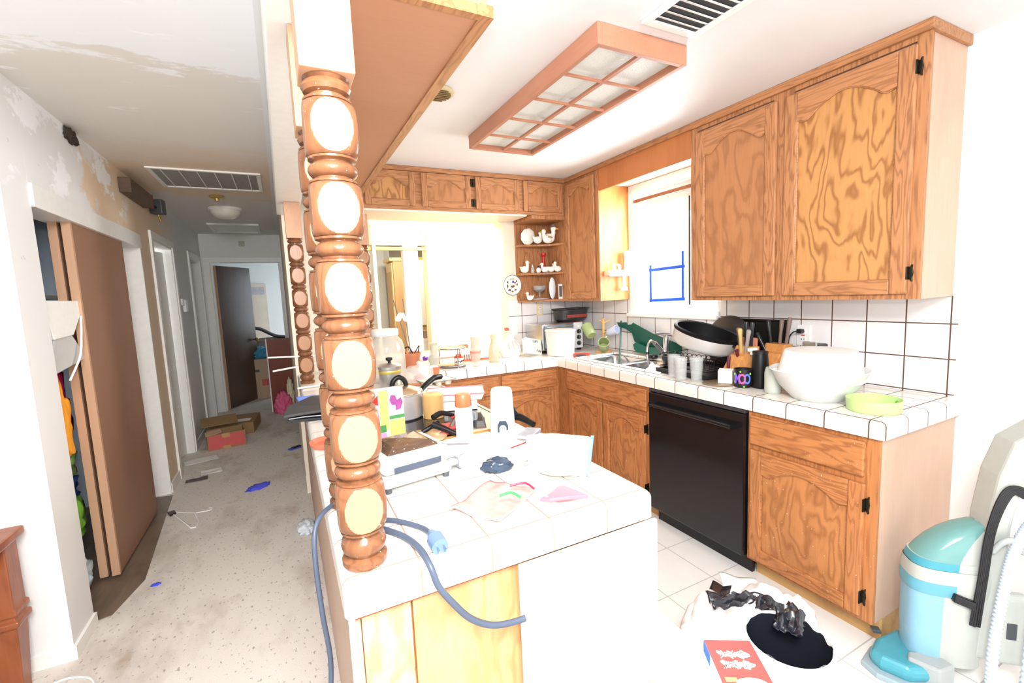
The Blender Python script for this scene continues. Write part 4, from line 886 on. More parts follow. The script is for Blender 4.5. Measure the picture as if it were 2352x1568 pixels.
t = thing('bottle_opener', 'white plastic corkscrew balanced on the edge of the knife block', 'opener', (2.225, 1.578, 1.105)); mb = MB(); mb.box((-.03, -.01, 0), (.03, .01, .018)); mb.box((-.008, -.03, -.02), (.012, .012, 0)); mb.build('body', white_p, t, bevel=.004)
lathe_thing('frosted_jar', 'frosted glass jar half hidden behind the large clear bowl', 'jar', (2.10, 1.38, ZT+.001), [('jar', [(.034, 0), (.037, .01), (.037, .10), (.030, .125), (.027, .125), (.033, .1), (.033, .01), (0, .006)], mat('grey_green_glass', (200, 206, 196), .2, alpha=.75))])
t = lathe_thing('mixing_bowl', 'very large translucent plastic mixing bowl on the worktop', 'bowl', (2.15, 1.20, ZT+.001), [('bowl', [(0, 0), (.10, 0), (.105, .004), (.155, .06), (.186, .125), (.195, .135), (.192, .138), (.18, .127), (.15, .064), (.10, .008), (0, .006)], frost_m)], n=56)
t = lathe_thing('white_tub', 'white plastic tub nested upside down inside the large bowl', 'tub', (2.16, 1.20, ZT+.09), [('tub', [(.172, 0), (.17, .01), (.145, .12), (.138, .132), (0, .136)], white_p)], n=48)
t = lathe_thing('lime_dish', 'shallow lime green round plastic container near the counter end', 'container', (2.115, .962, ZT+.001), [('dish', [(0, 0), (.088, 0), (.091, .004), (.094, .05), (.090, .05), (.087, .008), (0, .006)], mat('lime_green_plastic', (186, 228, 120), .3))], n=48)
MB().sphere((.078, -.05, .028), (.012, .010, .010), 12, 8).build('finger_tab', mat('lime_dark', (96, 170, 40), .3), t, True)

# ------------------------------------------------------------ corner of the counters
zc = ZT+.001
t = thing('toaster_oven', 'steel toaster oven with three black knobs in the counter corner', 'toaster oven', (1.98, 3.36, zc), rz=0)
mbox('case', (0, .012, .02), (.42, .31, .255), chrome_m, t, .012)
mbox('glass_door', (.02, 0, .045), (.31, .012, .235), mat('oven_glass', (120, 146, 168), .1, spec=.8), t, .004)
mbox('control_panel', (.325, 0, .022), (.415, .012, .25), mat('light_steel_panel', (226, 228, 232), .3, metal=.3), t, .002)
for k, z in enumerate((.065, .118, .17)):
    kb = MB(); kb.lathe([(.020, 0), (.019, .014), (0, .016)], 24, M=rotM(pi/2, 0, 0, (.37, 0, z))); ko = kb.build('knob', black_p, t, True)
    mbox('pointer', (-.003, -.020, -.014), (.003, -.0165, .014), chrome_m, ko).location = (.37, 0, z)
MB().lathe([(.010, 0), (.009, .006), (0, .007)], 16, M=rotM(pi/2, 0, 0, (.37, 0, .215))).build('indicator_lamp', white_p, t, True)
MB().tube([(.03, -.02, .225), (.30, -.02, .225)], .006, 8).build('door_handle', chrome_m, t, True)
[mbox('foot', (x, y, 0), (x+.03, y+.03, .02), black_p, t) for x in (.01, .38) for y in (.02, .27)]
t = thing('roasting_pan', 'dark speckled oval roasting pan on top of the toaster oven', 'roasting pan', (2.385, 3.53, zc+.256)); S_ = Matrix.Diagonal((1.15, .72, 1, 1))
spm = mat('speckled_enamel', (48, 48, 50), .3, noise_amt=.5, nscale=90)
MB().lathe([(0, 0), (.12, 0), (.145, .02), (.155, .105), (.17, .112), (.168, .117), (.15, .112), (.14, .02), (0, .006)], 44, M=S_).build('pan', spm, t, True)
mbox('label_band', (-.11, -.1085, .035), (.11, -.105, .062), mat('rusty_red_print', (150, 60, 50), .5, noise_amt=.4, nscale=70), t)
MB().tube(spline([(-.172, -.03, .105), (-.20, 0, .11), (-.172, .03, .105)]), .004, 6).build('wire_handle', darkm, t, True)
lathe_thing('translucent_canister', 'big translucent white storage canister at the counter corner', 'canister', (2.065, 3.22, zc), [('body', [(0, 0), (.108, 0), (.114, .006), (.124, .20), (.120, .20), (.110, .01), (0, .008)], mat('milky_plastic', (232, 230, 226), .35, alpha=.9)), ('lid', [(.126, .20), (.130, .203), (.130, .216), (.0, .222)], MATS['milky_plastic'])], n=48)
t = thing('white_carton', 'white carton with handwritten price marks leaning beside the canister', 'box', (1.875, 3.33, zc+.002), rot=(radians(-20), radians(14), .12))
mbox('carton', (-.09, -.0, .012), (.08, .05, .15), paper_m, t, .003)
text('writing', '5.89', .032, black_p, t, rotM(pi/2, 0, 0, (.01, -.001, .125))); text('writing', '5.89', .028, black_p, t, rotM(pi/2, .3, 0, (.045, -.001, .045)))
t = thing('red_gadget', 'red and black plastic tape gadget lying by the sink', 'gadget', (2.12, 2.99, zc), rz=-.75)
mbox('case', (-.07, -.028, 0), (.06, .028, .032), mat('orange_red_plastic', (226, 72, 48), .35), t, .01); mbox('dark_grip', (-.045, -.030, .007), (.035, -.027, .026), dgry, t, .002)
# mug tree
t = thing('mug_tree', 'light wood mug tree stand in the counter corner', 'mug tree', (2.44, 3.12, zc))
MB().lathe([(0, 0), (.07, 0), (.07, .012), (.03, .018), (.011, .022), (.010, .27), (.014, .285), (0, .29)], 24).build('stand', wood('mug_tree_wood', (222, 176, 112), (196, 146, 84), 'z', 3, 4, .3), t, True)
for a, z in ((pi*1.15, .245), (-.35, .245), (pi*1.45, .15)): MB().tube([(0, 0, z), (.07*cos(a), .07*sin(a), z+.03)], .005, 8).build('peg', MATS['mug_tree_wood'], t, True)
def mug(label, loc, rot, m, s=1):
    t = thing('coffee_mug', label, 'mug', loc, rot=rot)
    MB().lathe([(0, 0), (.034*s, 0), (.038*s, .006), (.042*s, .10*s), (.039*s, .10*s), (.034*s, .012), (0, .008)], 32).build('cup', m, t, True)
    MB().tube(spline([(.038*s, 0, .085*s), (.062*s, 0, .08*s), (.068*s, 0, .05*s), (.056*s, 0, .025*s), (.037*s, 0, .02*s)], 6), .0055*s, 8).build('handle', m, t, True)
    return t
mug('pale green mug hanging tilted from the top peg of the mug tree', (2.345, 3.16, 1.075), (radians(-40), radians(25), .4), green_m, 1.15)
mug('pale green mug hanging lowest on the mug tree near the sink', (2.385, 3.05, .975), (radians(28), radians(-50), .3), green_m, 1.1)
mug('white and blue mug hanging at the right of the mug tree', (2.45, 3.06, 1.10), (radians(70), radians(10), .2), mat('white_blue_glaze', (208, 214, 238), .25, noise_amt=.15, nscale=14), .9)
# goose canister
t = thing('goose_canister', 'white ceramic goose canister with a pink ribbon and rosy flower', 'canister', (1.705, 3.45, zc))
MB().lathe([(0, 0), (.078, 0), (.090, .02), (.092, .06), (.076, .105), (.05, .13), (.035, .15)], 36).build('body', white_c, t, True)
mb = MB(); mb.tube([(0, 0, .14), (.01, -.005, .175), (.03, -.01, .205)], [.034, .026, .024], 16); mb.sphere((.035, -.012, .212), (.036, .028, .030), 18, 12); mb.build('head', white_c, t, True)
mb = MB(); 
for q in range(3): a = -pi/2+(-.5+q*.5); mb.tube(spline([(.045*cos(a), .045*sin(a), .135), (.075*cos(a-.1), .075*sin(a-.1), .11), (.093*cos(a), .093*sin(a), .07)]), .006, 8)
mb.build('ribbon', mat('pale_pink_ribbon', (236, 180, 176), .5), t, True)
mb = MB(); [mb.sphere((.012*cos(i)-.03, .012*sin(i)-.01, .232+.006*(i % 2)), .011, 8, 6) for i in range(6)]; mb.build('flower', mat('rosy_flower', (206, 92, 76), .5), t, True)
t = lathe_thing('carafe', 'yellowish glass carafe on the back counter', 'carafe', (1.468, 3.27, zc), [('glass', [(0, 0), (.040, 0), (.044, .01), (.044, .10), (.020, .155), (.018, .17), (.032, .222), (.029, .222), (.016, .17), (.04, .098), (.04, .008), (0, .006)], yel_glass)])
t = lathe_thing('hurricane_vase', 'pink tinted tulip glass vase with red band on the back counter', 'vase', (1.275, 3.18, zc), [('glass', [(.032, 0), (.03, .004), (.010, .012), (.012, .025), (.034, .045), (.042, .09), (.034, .15), (.030, .18), (.036, .222), (.034, .222), (.028, .18), (.040, .09), (.030, .046), (0, .03)], pink_glass), ('red_band', [(.0415, .098), (.0425, .105), (.0415, .112)], mat('faded_red', (226, 140, 120), .4))])
t = thing('tiered_stand', 'two-tier round wire and wood stand on the back counter', 'stand', (1.125, 3.28, zc))
for z in (.012, .142):
    mb = MB(); mb.tube([(.10*cos(a), .10*sin(a), z) for a in [i*pi/20 for i in range(40)]], .007, 8, True); mb.build('ring', chrome_m, t, True)
    MB().lathe([(0, z-.004), (.094, z-.004), (.094, z+.002), (0, z+.002)], 36).build('tier_board', mat('stand_tan_board', (190, 158, 110), .5), t)
for k in range(3): a = .6+k*2.1; MB().tube([(.098*cos(a), .098*sin(a), .0), (.098*cos(a), .098*sin(a), .145)], .005, 8).build('leg', chrome_m, t, True)
t = lathe_thing('patterned_cup', 'small white cup with black dashes and red lid between the stand tiers', 'cup', (1.16, 3.24, zc+.016), [('cup', [(0, 0), (.028, 0), (.036, .012), (.036, .05), (.032, .052)], white_c), ('lid', [(.035, .052), (.037, .056), (.022, .066), (.02, .078), (0, .078)], mat('red_orange_lid', (214, 80, 60), .35))])
mb = MB(); [mb.box((-.004, -.0015, -.010), (.004, .0015, .010), rotM(0, .8, 0, (.0355*cos(a), .0355*sin(a), .026)) @ Matrix.Rotation(a+pi/2, 4, 'Z')) for a in (-2.4, -1.9, -1.4, -.9)]; mb.build('dashes', black_p, t)
t = thing('recipe_box', 'low striped tin box behind the pink vase on the back counter', 'box', (1.29, 3.46, zc), rz=-.12); mbox('box', (0, 0, 0), (.30, .09, .055), white_p, t, .002); mbox('orange_base', (-.003, -.003, 0), (.303, .093, .014), orange_m, t)
mb = MB(); [mb.box((-.002+k*.018, -.002, .014), (.006+k*.018, 0, .055)) for k in range(4)]; mb.build('stripes', mat('brown_stripes', (140, 90, 76), .6), t)
t = lathe_thing('glass_vase', 'clear ribbed glass bottle vase left of the two-tier stand', 'vase', (.945, 3.16, zc), [('glass', [(.032, 0), (.034, .02), (.028, .045), (.042, .075), (.044, .10), (.026, .12), (.024, .19), (.036, .205), (.033, .206), (.021, .19), (.022, .12), (.040, .10), (.03, .02), (0, .006)], glass('grey_clear_glass', (206, 204, 190), .06, .5))])
t = lathe_thing('flower_pot', 'terracotta coloured plastic pot with bare orchid stakes', 'plant pot', (.845, 3.42, zc), [('pot', [(0, 0), (.052, 0), (.068, .10), (.074, .10), (.075, .12), (.070, .12), (.062, .10), (0, .095)], terra_m)])
for p in (((-.005, 0, .1), (-.10, .02, .52)), ((.0, .0, .1), (-.04, -.02, .53))): MB().tube(p, .0035, 6).build('stake', mat('grey_stake', (110, 112, 110), .5), t, True)
mb = MB(); mb.tube(spline([(-.03, 0, .1), (-.06, -.03, .15), (-.03, -.06, .17), (0, -.05, .12)]), .005, 6); mb.tube(spline([(.02, 0, .1), (.06, -.02, .17), (.04, -.05, .12)]), .004, 6); mb.build('dry_leaves', black_p, t, True)
mb = MB(); [mb.sphere((-.055+.03*cos(k), -.02+.01*sin(k*2), .38+.03*sin(k)), (.024, .006, .022), 8, 6) for k in range(4)]; mb.build('white_blooms', mat('white_petals', (240, 240, 236), .6), t, True)
lathe_thing('small_pot', 'small terracotta pot filled with something white beside the tall glass vase', 'plant pot', (.90, 3.03, zc), [('pot', [(0, 0), (.034, 0), (.042, .055), (.038, .055), (0, .045)], terra_m), ('filling', [(.038, .05), (.02, .062), (0, .066)], paper_m)])
lathe_thing('perfume_vial', 'little glass vial with a purple and black stopper', 'vial', (.93, 3.34, zc), [('glass', [(.018, 0), (.02, .05), (.012, .06)], glass_m), ('stopper', [(.016, .06), (.022, .085), (0, .095)], mat('purple_plastic', (110, 60, 170), .3))])
# big jar
lathe_thing('plastic_jar', 'huge clear plastic jar with white screw lid behind the nearest post', 'jar', (.585, 3.02, zc), [('jar', [(0, 0), (.105, 0), (.118, .02), (.118, .20), (.105, .26), (.078, .29), (.076, .30)], mat('cloudy_clear_plastic', (214, 208, 196), .12, alpha=.62, spec=.9)), ('lid', [(.083, .298), (.085, .302), (.085, .335), (.08, .34), (0, .341)], white_p)], n=44)
t = lathe_thing('coffee_canister', 'aluminium canister with black knob lid on the peninsula', 'canister', (.495, 2.50, zc), [('body', [(0, 0), (.055, 0), (.058, .004), (.060, .155), (.063, .158)], alum_m), ('gold_band', [(.0605, .135), (.0612, .137), (.0612, .148), (.0605, .150)], mat('gold_band', (214, 190, 90), .3, metal=.5)), ('lid', [(.063, .158), (.064, .172), (.05, .182), (0, .190)], alum_m), ('knob', [(.008, .188), (.008, .198), (.018, .205), (.018, .218), (0, .222)], black_p)])
t = lathe_thing('cake_dome', 'low clear glass cheese dome on a wooden plate', 'glass dome', (.735, 2.80, zc), [('base', [(0, 0), (.095, 0), (.10, .006), (.095, .012), (0, .012)], mat('orange_wood_plate', (206, 130, 84), .4)), ('dome', [(.088, .013), (.09, .03), (.088, .085), (.07, .105), (.02, .112), (.010, .118), (.018, .13), (.0, .142)], glass('dome_glass', (236, 236, 232), .04, .4)), ('contents', [(0, .013), (.03, .013), (.034, .04), (.0, .06)], mat('pink_contents', (206, 120, 110), .5))], n=40)
def muffin(label, loc, rz):
    t = thing('muffin_tin', label, 'baking tin', loc, rz); mb = MB(); mb.box((-.10, -.07, .028), (.10, .07, .031))
    for x in (-.062, 0, .062):
        for y in (-.034, .034): mb.lathe([(.018, 0), (.026, .028), (.0285, .0315), (.027, .0315), (.024, .029), (.017, .004), (0, .004)], 16, (x, y, 0))
    mb.build('tin', mat('light_tin', (226, 220, 204), .3, metal=.4), t, True)
    mb = MB(); mb.tube([(-.10, -.07, .031), (.10, -.07, .031), (.10, .07, .031), (-.10, .07, .031)], .003, 6, True); mb.build('rolled_rim', chrome_m, t, True); return t
muffin('six-cup muffin tin on the peninsula behind the steel pot', (.66, 2.40, zc+.002), .35)
muffin('second muffin tin, the farther one beside the glass dome', (.80, 2.66, zc+.002), .1)
lathe_thing('small_plate', 'small pale saucer between canister and muffin tin', 'saucer', (.60, 2.62, zc), [('dish', [(0, .002), (.03, .002), (.055, .014), (.053, .016), (.03, .006), (0, .006)], white_c)])
# cooktop
t = thing('cooktop', 'black glass cooktop set in the peninsula worktop', 'cooktop', (.30, 1.62, ZT+.0006))
mbox('glass', (0, 0, 0), (.50, .74, .006), mat('cooktop_black_glass', (22, 20, 20), .08), t, .002); mb = MB(); mb.box((-.006, -.006, 0), (.506, 0, .008)); mb.box((-.006, .74, 0), (.506, .746, .008)); mb.box((-.006, 0, 0), (0, .74, .008)); mb.box((.5, 0, 0), (.506, .74, .008)); mb.build('steel_edge', mat('bronze_trim', (196, 150, 88), .3, metal=.7), t)
zk = ZT+.008
t = lathe_thing('stock_pot', 'steel cooking pot with glass lid and black handles on the cooktop', 'pot', (.435, 2.02, zk), [('body', [(0, 0), (.092, 0), (.098, .006), (.098, .105), (.103, .108), (.103, .112), (.096, .112), (.094, .01), (0, .006)], mat('pot_steel', (200, 200, 202), .3, metal=.6)), ('lid', [(.102, .113), (.100, .118), (.06, .135), (0, .142)], mat('lid_steel_bronze', (206, 182, 150), .2, metal=.8))], n=48)
mb = MB(); mb.tube(spline([(-.032, 0, .138), (-.024, 0, .165), (0, 0, .18), (.024, 0, .165), (.032, 0, .138)]), [.011]*33, 10); mb.build('lid_handle', black_m, t, True)
MB().tube(spline([(.095, .03, .09), (.14, .07, .115), (.20, .12, .135), (.245, .16, .13)]), [.012]*8+[.013]*8+[.015]*8+[.012], 12).build('long_handle', black_m, t, True)
t = thing('tan_canister', 'tan paper-wrapped canister standing behind the red kitchen tongs', 'canister', (.56, 1.93, zk)); MB().lathe([(0, 0), (.045, 0), (.047, .10), (.043, .105), (0, .108)], 28).build('body', mat('tan_gold', (206, 166, 108), .35, metal=.3, noise_amt=.1, nscale=20), t, True)
def carton(name, label, cat, loc, rz, s, m, deco=(), rot=None, bevel=.001):
    t = thing(name, label, cat, loc, rz, rot=rot); mbox('carton', (0, 0, 0), s, m, t, bevel)
    for dn, a, b_, dm in deco: mbox(dn, a, b_, dm, t)
    return t
yel = mat('bright_yellow_print', (232, 196, 110), .5); vio = mat('violet_print', (150, 70, 140), .5, noise_amt=.5, nscale=50); grn = mat('green_print', (70, 140, 80), .5); pnk = mat('pink_print', (226, 90, 130), .5)
t = carton('snack_box', 'tall yellow and white box with purple flower print beside the nearest post', 'box', (.262, 1.74, zk), .12, (.13, .05, .185), mat('box_white', (244, 240, 230), .5), (
    ('yellow_panel', (.035, -.001, .03), (.068, 0, .184), yel), ('yellow_base', (.07, -.0012, .0), (.13, 0, .065), yel), ('green_band', (.0, -.0014, .022), (.055, 0, .05), grn), ('violet_band', (0, -.0013, .0), (.055, 0, .02), mat('lilac_print', (206, 150, 206), .5)), ('green_strip', (.07, -.0016, .068), (.13, 0, .082), grn)))
mb = MB(); mb.prism([(.074, .145), (.082, .163), (.098, .158), (.104, .140), (.120, .148), (.126, .128), (.116, .104), (.098, .100), (.096, .122), (.082, .124)], lambda u, v, n: (u, -n, v), 0, .002); mb.build('flower_print', vio, t)
mb = MB(); mb.prism([(.002, .14), (.03, .13), (.03, .17)], lambda u, v, n: (u, -n, v), 0, .002); mb.build('red_flash', red_m, t)
mb = MB(); mb.tube(spline([(.002, -.001, .085), (.015, -.001, .07), (.03, -.001, .09)]), .002, 6); mb.build('smile_print', pnk, t)
# sandwich grill
t = thing('sandwich_grill', 'white electric sandwich grill, brown top with painted-in reflection, on the tiles', 'grill', (.295, 1.345, zc), rz=.17)
mb = MB(); mb.box((-.108, -.095, .012), (.108, .105, .045)); mb.build('base', white_p, t, bevel=.014, seg=3)
mb = MB(); mb.box((-.108, -.095, .049), (.108, .105, .098)); mb.build('lid', white_p, t, bevel=.02, seg=4)
MB().lathe([(.118, 0), (.112, .010), (.08, .02), (0, .024)], 4, M=Matrix.Translation((0, .01, .094)) @ Matrix.Diagonal((.98, .92, 1, 1)) @ Matrix.Rotation(pi/4, 4, 'Z')).build('top_plate', wood('brown_top_reflection', (104, 78, 60), (54, 44, 38), 'x', 3, 8, .5, rough=.12, speck=3), t, bevel=.008)  # dark streaks paint in the glossy reflection on the brown top
mbox('front_slot', (-.075, -.0965, .055), (.07, -.094, .072), mat('slate_grey', (66, 76, 92), .4), t, .001)
mb = MB(); mb.tube([(.108, -.07, .03), (.135, -.07, .03)], .010, 12); mb.box((.135, -.085, .012), (.152, -.055, .045)); mb.build('latch', gry_p, t, bevel=.002)
[MB().tube([(x, y, 0), (x, y, .014)], .01, 10).build('foot', dgry, t, True) for x in (-.09, .09) for y in (-.08, .085)]
# bottles
t = lathe_thing('orange_cap_bottle', 'white bottle with a bright orange cap on the peninsula', 'bottle', (.566, 1.56, zk), [('body', [(0, 0), (.030, 0), (.032, .005), (.032, .118), (.028, .124)], mat('label_white', (246, 242, 226), .35)), ('cap', [(.029, .124), (.031, .127), (.029, .165), (.025, .172), (0, .174)], orange_m)])
t = lathe_thing('white_shaker_bottle', 'tall tapered white bottle with a dark round emblem on the peninsula', 'bottle', (.712, 1.535, zk), [('body', [(0, 0), (.046, 0), (.048, .006), (.041, .165), (.036, .176), (0, .178)], mat('bluish_white_plastic', (236, 242, 246), .3))])
def decal(t, r, pts, m, name, a0):
    vs = []; n = len(pts)
    for k, (u, v) in enumerate(pts): vs.append(((r+.0008)*cos(a0+u/r), (r+.0008)*sin(a0+u/r), v))
    for k, (u, v) in enumerate(pts): vs.append(((r-.004)*cos(a0+u/r), (r-.004)*sin(a0+u/r), v))
    mb = MB(); mb.add(vs, [tuple(range(n)), tuple(range(n, 2*n))[::-1]]+[(i, (i+1) % n, n+(i+1) % n, n+i) for i in range(n)]); return mb.build(name, m, t)
a0 = math.atan2(-1.535, -.712)
em = [(-.020, .018), (.020, .018), (.020, .045), (.012, .062), (-.012, .062), (-.020, .045)]
decal(t, .0486, em, mat('emblem_slate', (60, 70, 86), .4), 'emblem', a0)
decal(t, .0494, [(.013*cos(a), .033+.013*sin(a)) for a in [i*pi/8 for i in range(16)]], white_p, 'emblem_disc', a0)
# tray with pink rim
t = thing('foam_tray', 'white tray with a pink rim on the cooktop behind the bottles', 'tray', (.70, 2.03, zk+.05), rz=-.35); mb = MB()
mb.prism([(-.12, -.08), (.12, -.08), (.12, .08), (-.12, .08)], lambda u, v, n: (u*(1+n*4), v*(1+n*4), n), 0, .03); mb.build('tray', white_p, t); mb = MB(); mb.tube([(-.135, -.09, .031), (.135, -.09, .031), (.135, .09, .031), (-.135, .09, .031)], .003, 6, True); mb.build('pink_rim', mat('rose_rim', (206, 96, 110), .4), t, True)
mbox('support', (-.10, -.065, -.05), (.10, .065, 0), white_p, t, .004)
t = thing('scrubber', 'grey ribbed dish scrubber pad beneath the white tray', 'scrubber', (.64, 1.79, zk), rz=.2); mb = MB(); [mb.box((-.05+k*.012, -.03, 0), (-.044+k*.012, .03, .03)) for k in range(9)]; mb.box((-.05, -.03, 0), (.055, .03, .006)); mb.build('pad', gry_p, t)
# utensils
def uten(label, pts, m, r=.010, head=None, hm=None, hs=(.03, .006, .02)):
    t = thing('utensil', label, 'kitchen utensil', pts[0]); P = [Vector(p)-Vector(pts[0]) for p in pts]
    n = len(spline(P)); MB().tube(spline(P), [r*(.75+.45*i/n) for i in range(n)][::-1], 10).build('handle', m, t, True)
    if head: MB().sphere(Vector(head)-Vector(pts[0]), hs, 14, 8).build('head', hm, t, True)
    return t
u = black_m
uten('black handled ladle across the red tongs', [(.49, 1.70, zk+.06), (.53, 1.72, zk+.068), (.58, 1.72, zk+.05)], u, .011, (.60, 1.72, zk+.045), redpad, (.035, .03, .008))
uten('black handled spatula pointing toward the camera', [(.475, 1.66, zk+.045), (.51, 1.63, zk+.03), (.545, 1.60, zk+.012)], u, .012, (.58, 1.66, zk+.02), redpad, (.05, .02, .006))
uten('short black handled peeler near the cooktop edge', [(.44, 1.69, zk+.014), (.48, 1.69, zk+.03), (.51, 1.70, zk+.04)], u, .009)
uten('steel tongs lying on the red silicone mat', [(.545, 1.66, zk+.02), (.59, 1.70, zk+.05), (.64, 1.74, zk+.07)], chrome_m, .009)
uten('thick black handled scoop behind the white bottle', [(.80, 1.66, zk+.025), (.82, 1.60, zk+.03), (.845, 1.53, zk+.012)], u, .016)
uten('black ladle resting on the scoop behind the white bottle', [(.79, 1.72, zk+.055), (.81, 1.66, zk+.06), (.80, 1.60, zk+.05)], u, .013, (.785, 1.735, zk+.055), black_p, (.03, .03, .015))
uten('black pot handle sticking up behind the white tray', [(.75, 2.20, zk+.03), (.80, 2.22, zk+.045), (.86, 2.20, zk+.03)], u, .012)
t = thing('silicone_mat', 'red silicone oven glove under the utensils', 'oven glove', (.56, 1.69, zk)); mb = MB(); mb.prism([(-.07, -.05), (.05, -.07), (.09, 0), (.06, .07), (-.03, .07), (-.02, .02)], lambda a, b_, n: (a, b_, n), 0, .014); mb.build('glove', redpad, t, bevel=.005)
lathe_thing('pan_disc', 'flat tan pan lid on the near edge of the cooktop', 'lid', (.435, 1.66, zk), [('disc', [(0, 0), (.085, 0), (.09, .004), (.085, .008), (0, .014)], mat('tan_pan', (216, 190, 150), .3, metal=.4))])
# ---- white clutter
t = thing('magazine_pile', 'pile of white papers and magazines between grill and bottles', 'papers', (.50, 1.40, zc)); random.seed(5)
for k in range(5): mb = MB(); w_, d_ = random.uniform(.07, .10), random.uniform(.06, .09); mb.box((-w_, -d_, 0), (w_, d_, .009), rotM(0, 0, random.uniform(-.5, .5), (random.uniform(-.02, .02), random.uniform(-.02, .02), k*.0095))); mb.build('sheet', paper_m, t)
mb = MB(); mb.prism([(-.08, .02), (-.065, .035), (.02, -.01), (.005, -.025)], lambda a, b_, n: (a, b_, n), .048, .0485); mb.prism([(-.085, .0), (-.07, .0), (-.075, .014)], lambda a, b_, n: (a, b_, n), .048, .0486); mb.build('grey_print', mat('grey_print', (140, 140, 146), .6), t)
o = crumple('snack_bag', (.545, 1.235, zc), (.045, .03, .024), mat('crinkled_slate_foil', (64, 78, 96), .15, metal=.4), seed=4, amp=.25, rz=-.2); tag(o, 'crinkled black and grey foil snack bag in front of the bottles', 'snack bag')
t = thing('plastic_tub', 'open white plastic tub with a red lined rim in the middle of the peninsula', 'tub', (.64, 1.30, zc), rz=.3)
mb = MB(); mb.prism([(-.07, -.055), (.07, -.055), (.07, .055), (-.07, .055)], lambda a, b_, n: (a*(1+n*2), b_*(1+n*2), n), 0, .075); mb.build('tub', white_p, t, bevel=.004); mbox('red_line', (-.075, -.0660, .066), (.03, -.0635, .069), red_m, t)
t = thing('foil_pouch', 'silver pouch with dark lettering lying on the white tub', 'pouch', (.665, 1.24, zc+.082), rz=.6); mb = MB(); mb.prism([(-.045, -.03), (.05, -.02), (.045, .03), (-.04, .025)], lambda a, b_, n: (a, b_, n+.1*abs(a)), 0, .012); mb.build('pouch', mat('silver_pouch', (176, 184, 196), .3, metal=.5, noise_amt=.5, nscale=30), t, bevel=.003)
t = thing('zip_bag', 'standing white plastic zip bag with a light blue seal strip', 'plastic bag', (.695, 1.10, zc), rz=-.75)
mb = MB(); mb.prism([(-.10, 0), (.075, 0), (.082, .06), (.09, .125), (-.02, .13), (-.10, .12)], lambda a, b_, n: (a, n-.02*b_/.12, b_), -.012, .012); mb.build('bag', white_p, t, bevel=.008)
mb = MB(); mb.prism([(.074, 0.01), (.081, .0), (.099, .125), (.090, .125)], lambda a, b_, n: (a, n-.02*b_/.12, b_), -.013, .013); mb.build('blue_seal', mat('light_blue_zip', (120, 190, 240), .4), t)
t = thing('serving_platter', 'large white oval platter at the kitchen edge of the peninsula', 'platter', (.735, 1.165, zc-.0002), rz=.9); MB().lathe([(0, .001), (.06, .001), (.095, .012), (.093, .014), (.058, .004), (0, .004)], 40, M=Matrix.Diagonal((1.25, .95, 1, 1))).build('platter', mat('cream_platter', (240, 228, 206), .25), t, True)
t = thing('metal_scoop', 'small dark metal ball-ended tool on the platter', 'kitchen utensil', (.805, 1.26, zc+.02)); mb = MB(); mb.sphere((0, 0, .005), .013, 12, 8); mb.sphere((-.016, .018, .008), .010, 12, 8); mb.tube([(-.02, .02, .005), (-.06, .05, 0)], .005, 8); mb.build('tool', mat('blue_steel', (70, 80, 96), .15, metal=.8), t, True)
o = sheet('candy_wrapper', .20, .15, mat('pinkish_wrapper', (214, 150, 144), .5, noise_amt=.45, nscale=26), (.455, 1.05, zc), rz=.6, amp=.016, seed=3); tag(o, 'pale crumpled wrapper with red and green print in front of the zip bag', 'wrapper')
t = thing('wrapper_scrap', 'torn scrap of green and red ribbon on the pale wrapper', 'ribbon', (.47, 1.0, zc+.03))
MB().tube(spline([(-.02, .01, 0), (.005, -.005, .008), (.02, -.03, .002)]), .0035, 6).build('green_ribbon', mat('ribbon_green', (60, 160, 90), .4), t, True); MB().tube(spline([(.03, .05, 0), (.065, .03, .006), (.075, 0, 0)]), .003, 6).build('red_ribbon', mat('ribbon_red', (200, 40, 70), .4), t, True)
t = thing('pink_wrapper', 'folded pink candy wrapper near the front right of the peninsula', 'wrapper', (.60, .965, zc), rz=-.4)
mb = MB(); mb.prism([(-.055, -.02), (-.03, -.035), (.02, -.03), (.075, -.015), (.05, .01), (.02, .035), (-.0, .03), (-.02, .0)], lambda a, b_, n: (a, b_, n+.02*cos(a*30)*.3+.008), 0, .01); mb.build('wrapper', mat('pink_foil', (222, 112, 124), .4), t, bevel=.003); mb = MB(); mb.prism([(-.04, -.02), (-.02, -.028), (-.012, -.004), (-.03, .0)], lambda a, b_, n: (a, b_, n), .018, .021); mb.build('white_patch', white_p, t)
lathe_thing('orange_lid', 'shallow orange plastic lid on the tiles near the hallway edge', 'lid', (.108, 1.80, zc), [('lid', [(0, .001), (.052, .001), (.062, .012), (.064, .022), (.060, .022), (.05, .008), (0, .006)], mat('coral_plastic', (216, 112, 84), .3))])  # loose lid lying rim up
t = thing('leather_portfolio', 'black leather folder bag sprawled on the peninsula edge', 'bag', (.09, 2.38, zc), rz=.1); mb = MB()
mb.prism([(-.14, -.10), (.14, -.20), (.16, .15), (.02, .20), (-.10, .10)], lambda a, b_, n: (a, b_, n+.012*sin(a*14)+.012), .018, .032); mb.build('flap', mat('worn_black_leather', (66, 66, 68), .5, noise_amt=.3, nscale=30), t, bevel=.004)
mb = MB(); mb.prism([(-.13, -.12), (.14, -.22), (.15, .12), (-.08, .08)], lambda a, b_, n: (a, b_, n), 0, .012); mb.build('body', mat('black_leather', (34, 38, 44), .25), t, bevel=.004)
mb = MB(); mb.tube([(-.12, -.115, .015), (-.05, -.14, .02), (.04, -.17, .018), (.12, -.20, .02)], .0045, 6); mb.sphere((.12, -.20, .02), .010, 10, 8); mb.build('zip', chrome_m, t, True)
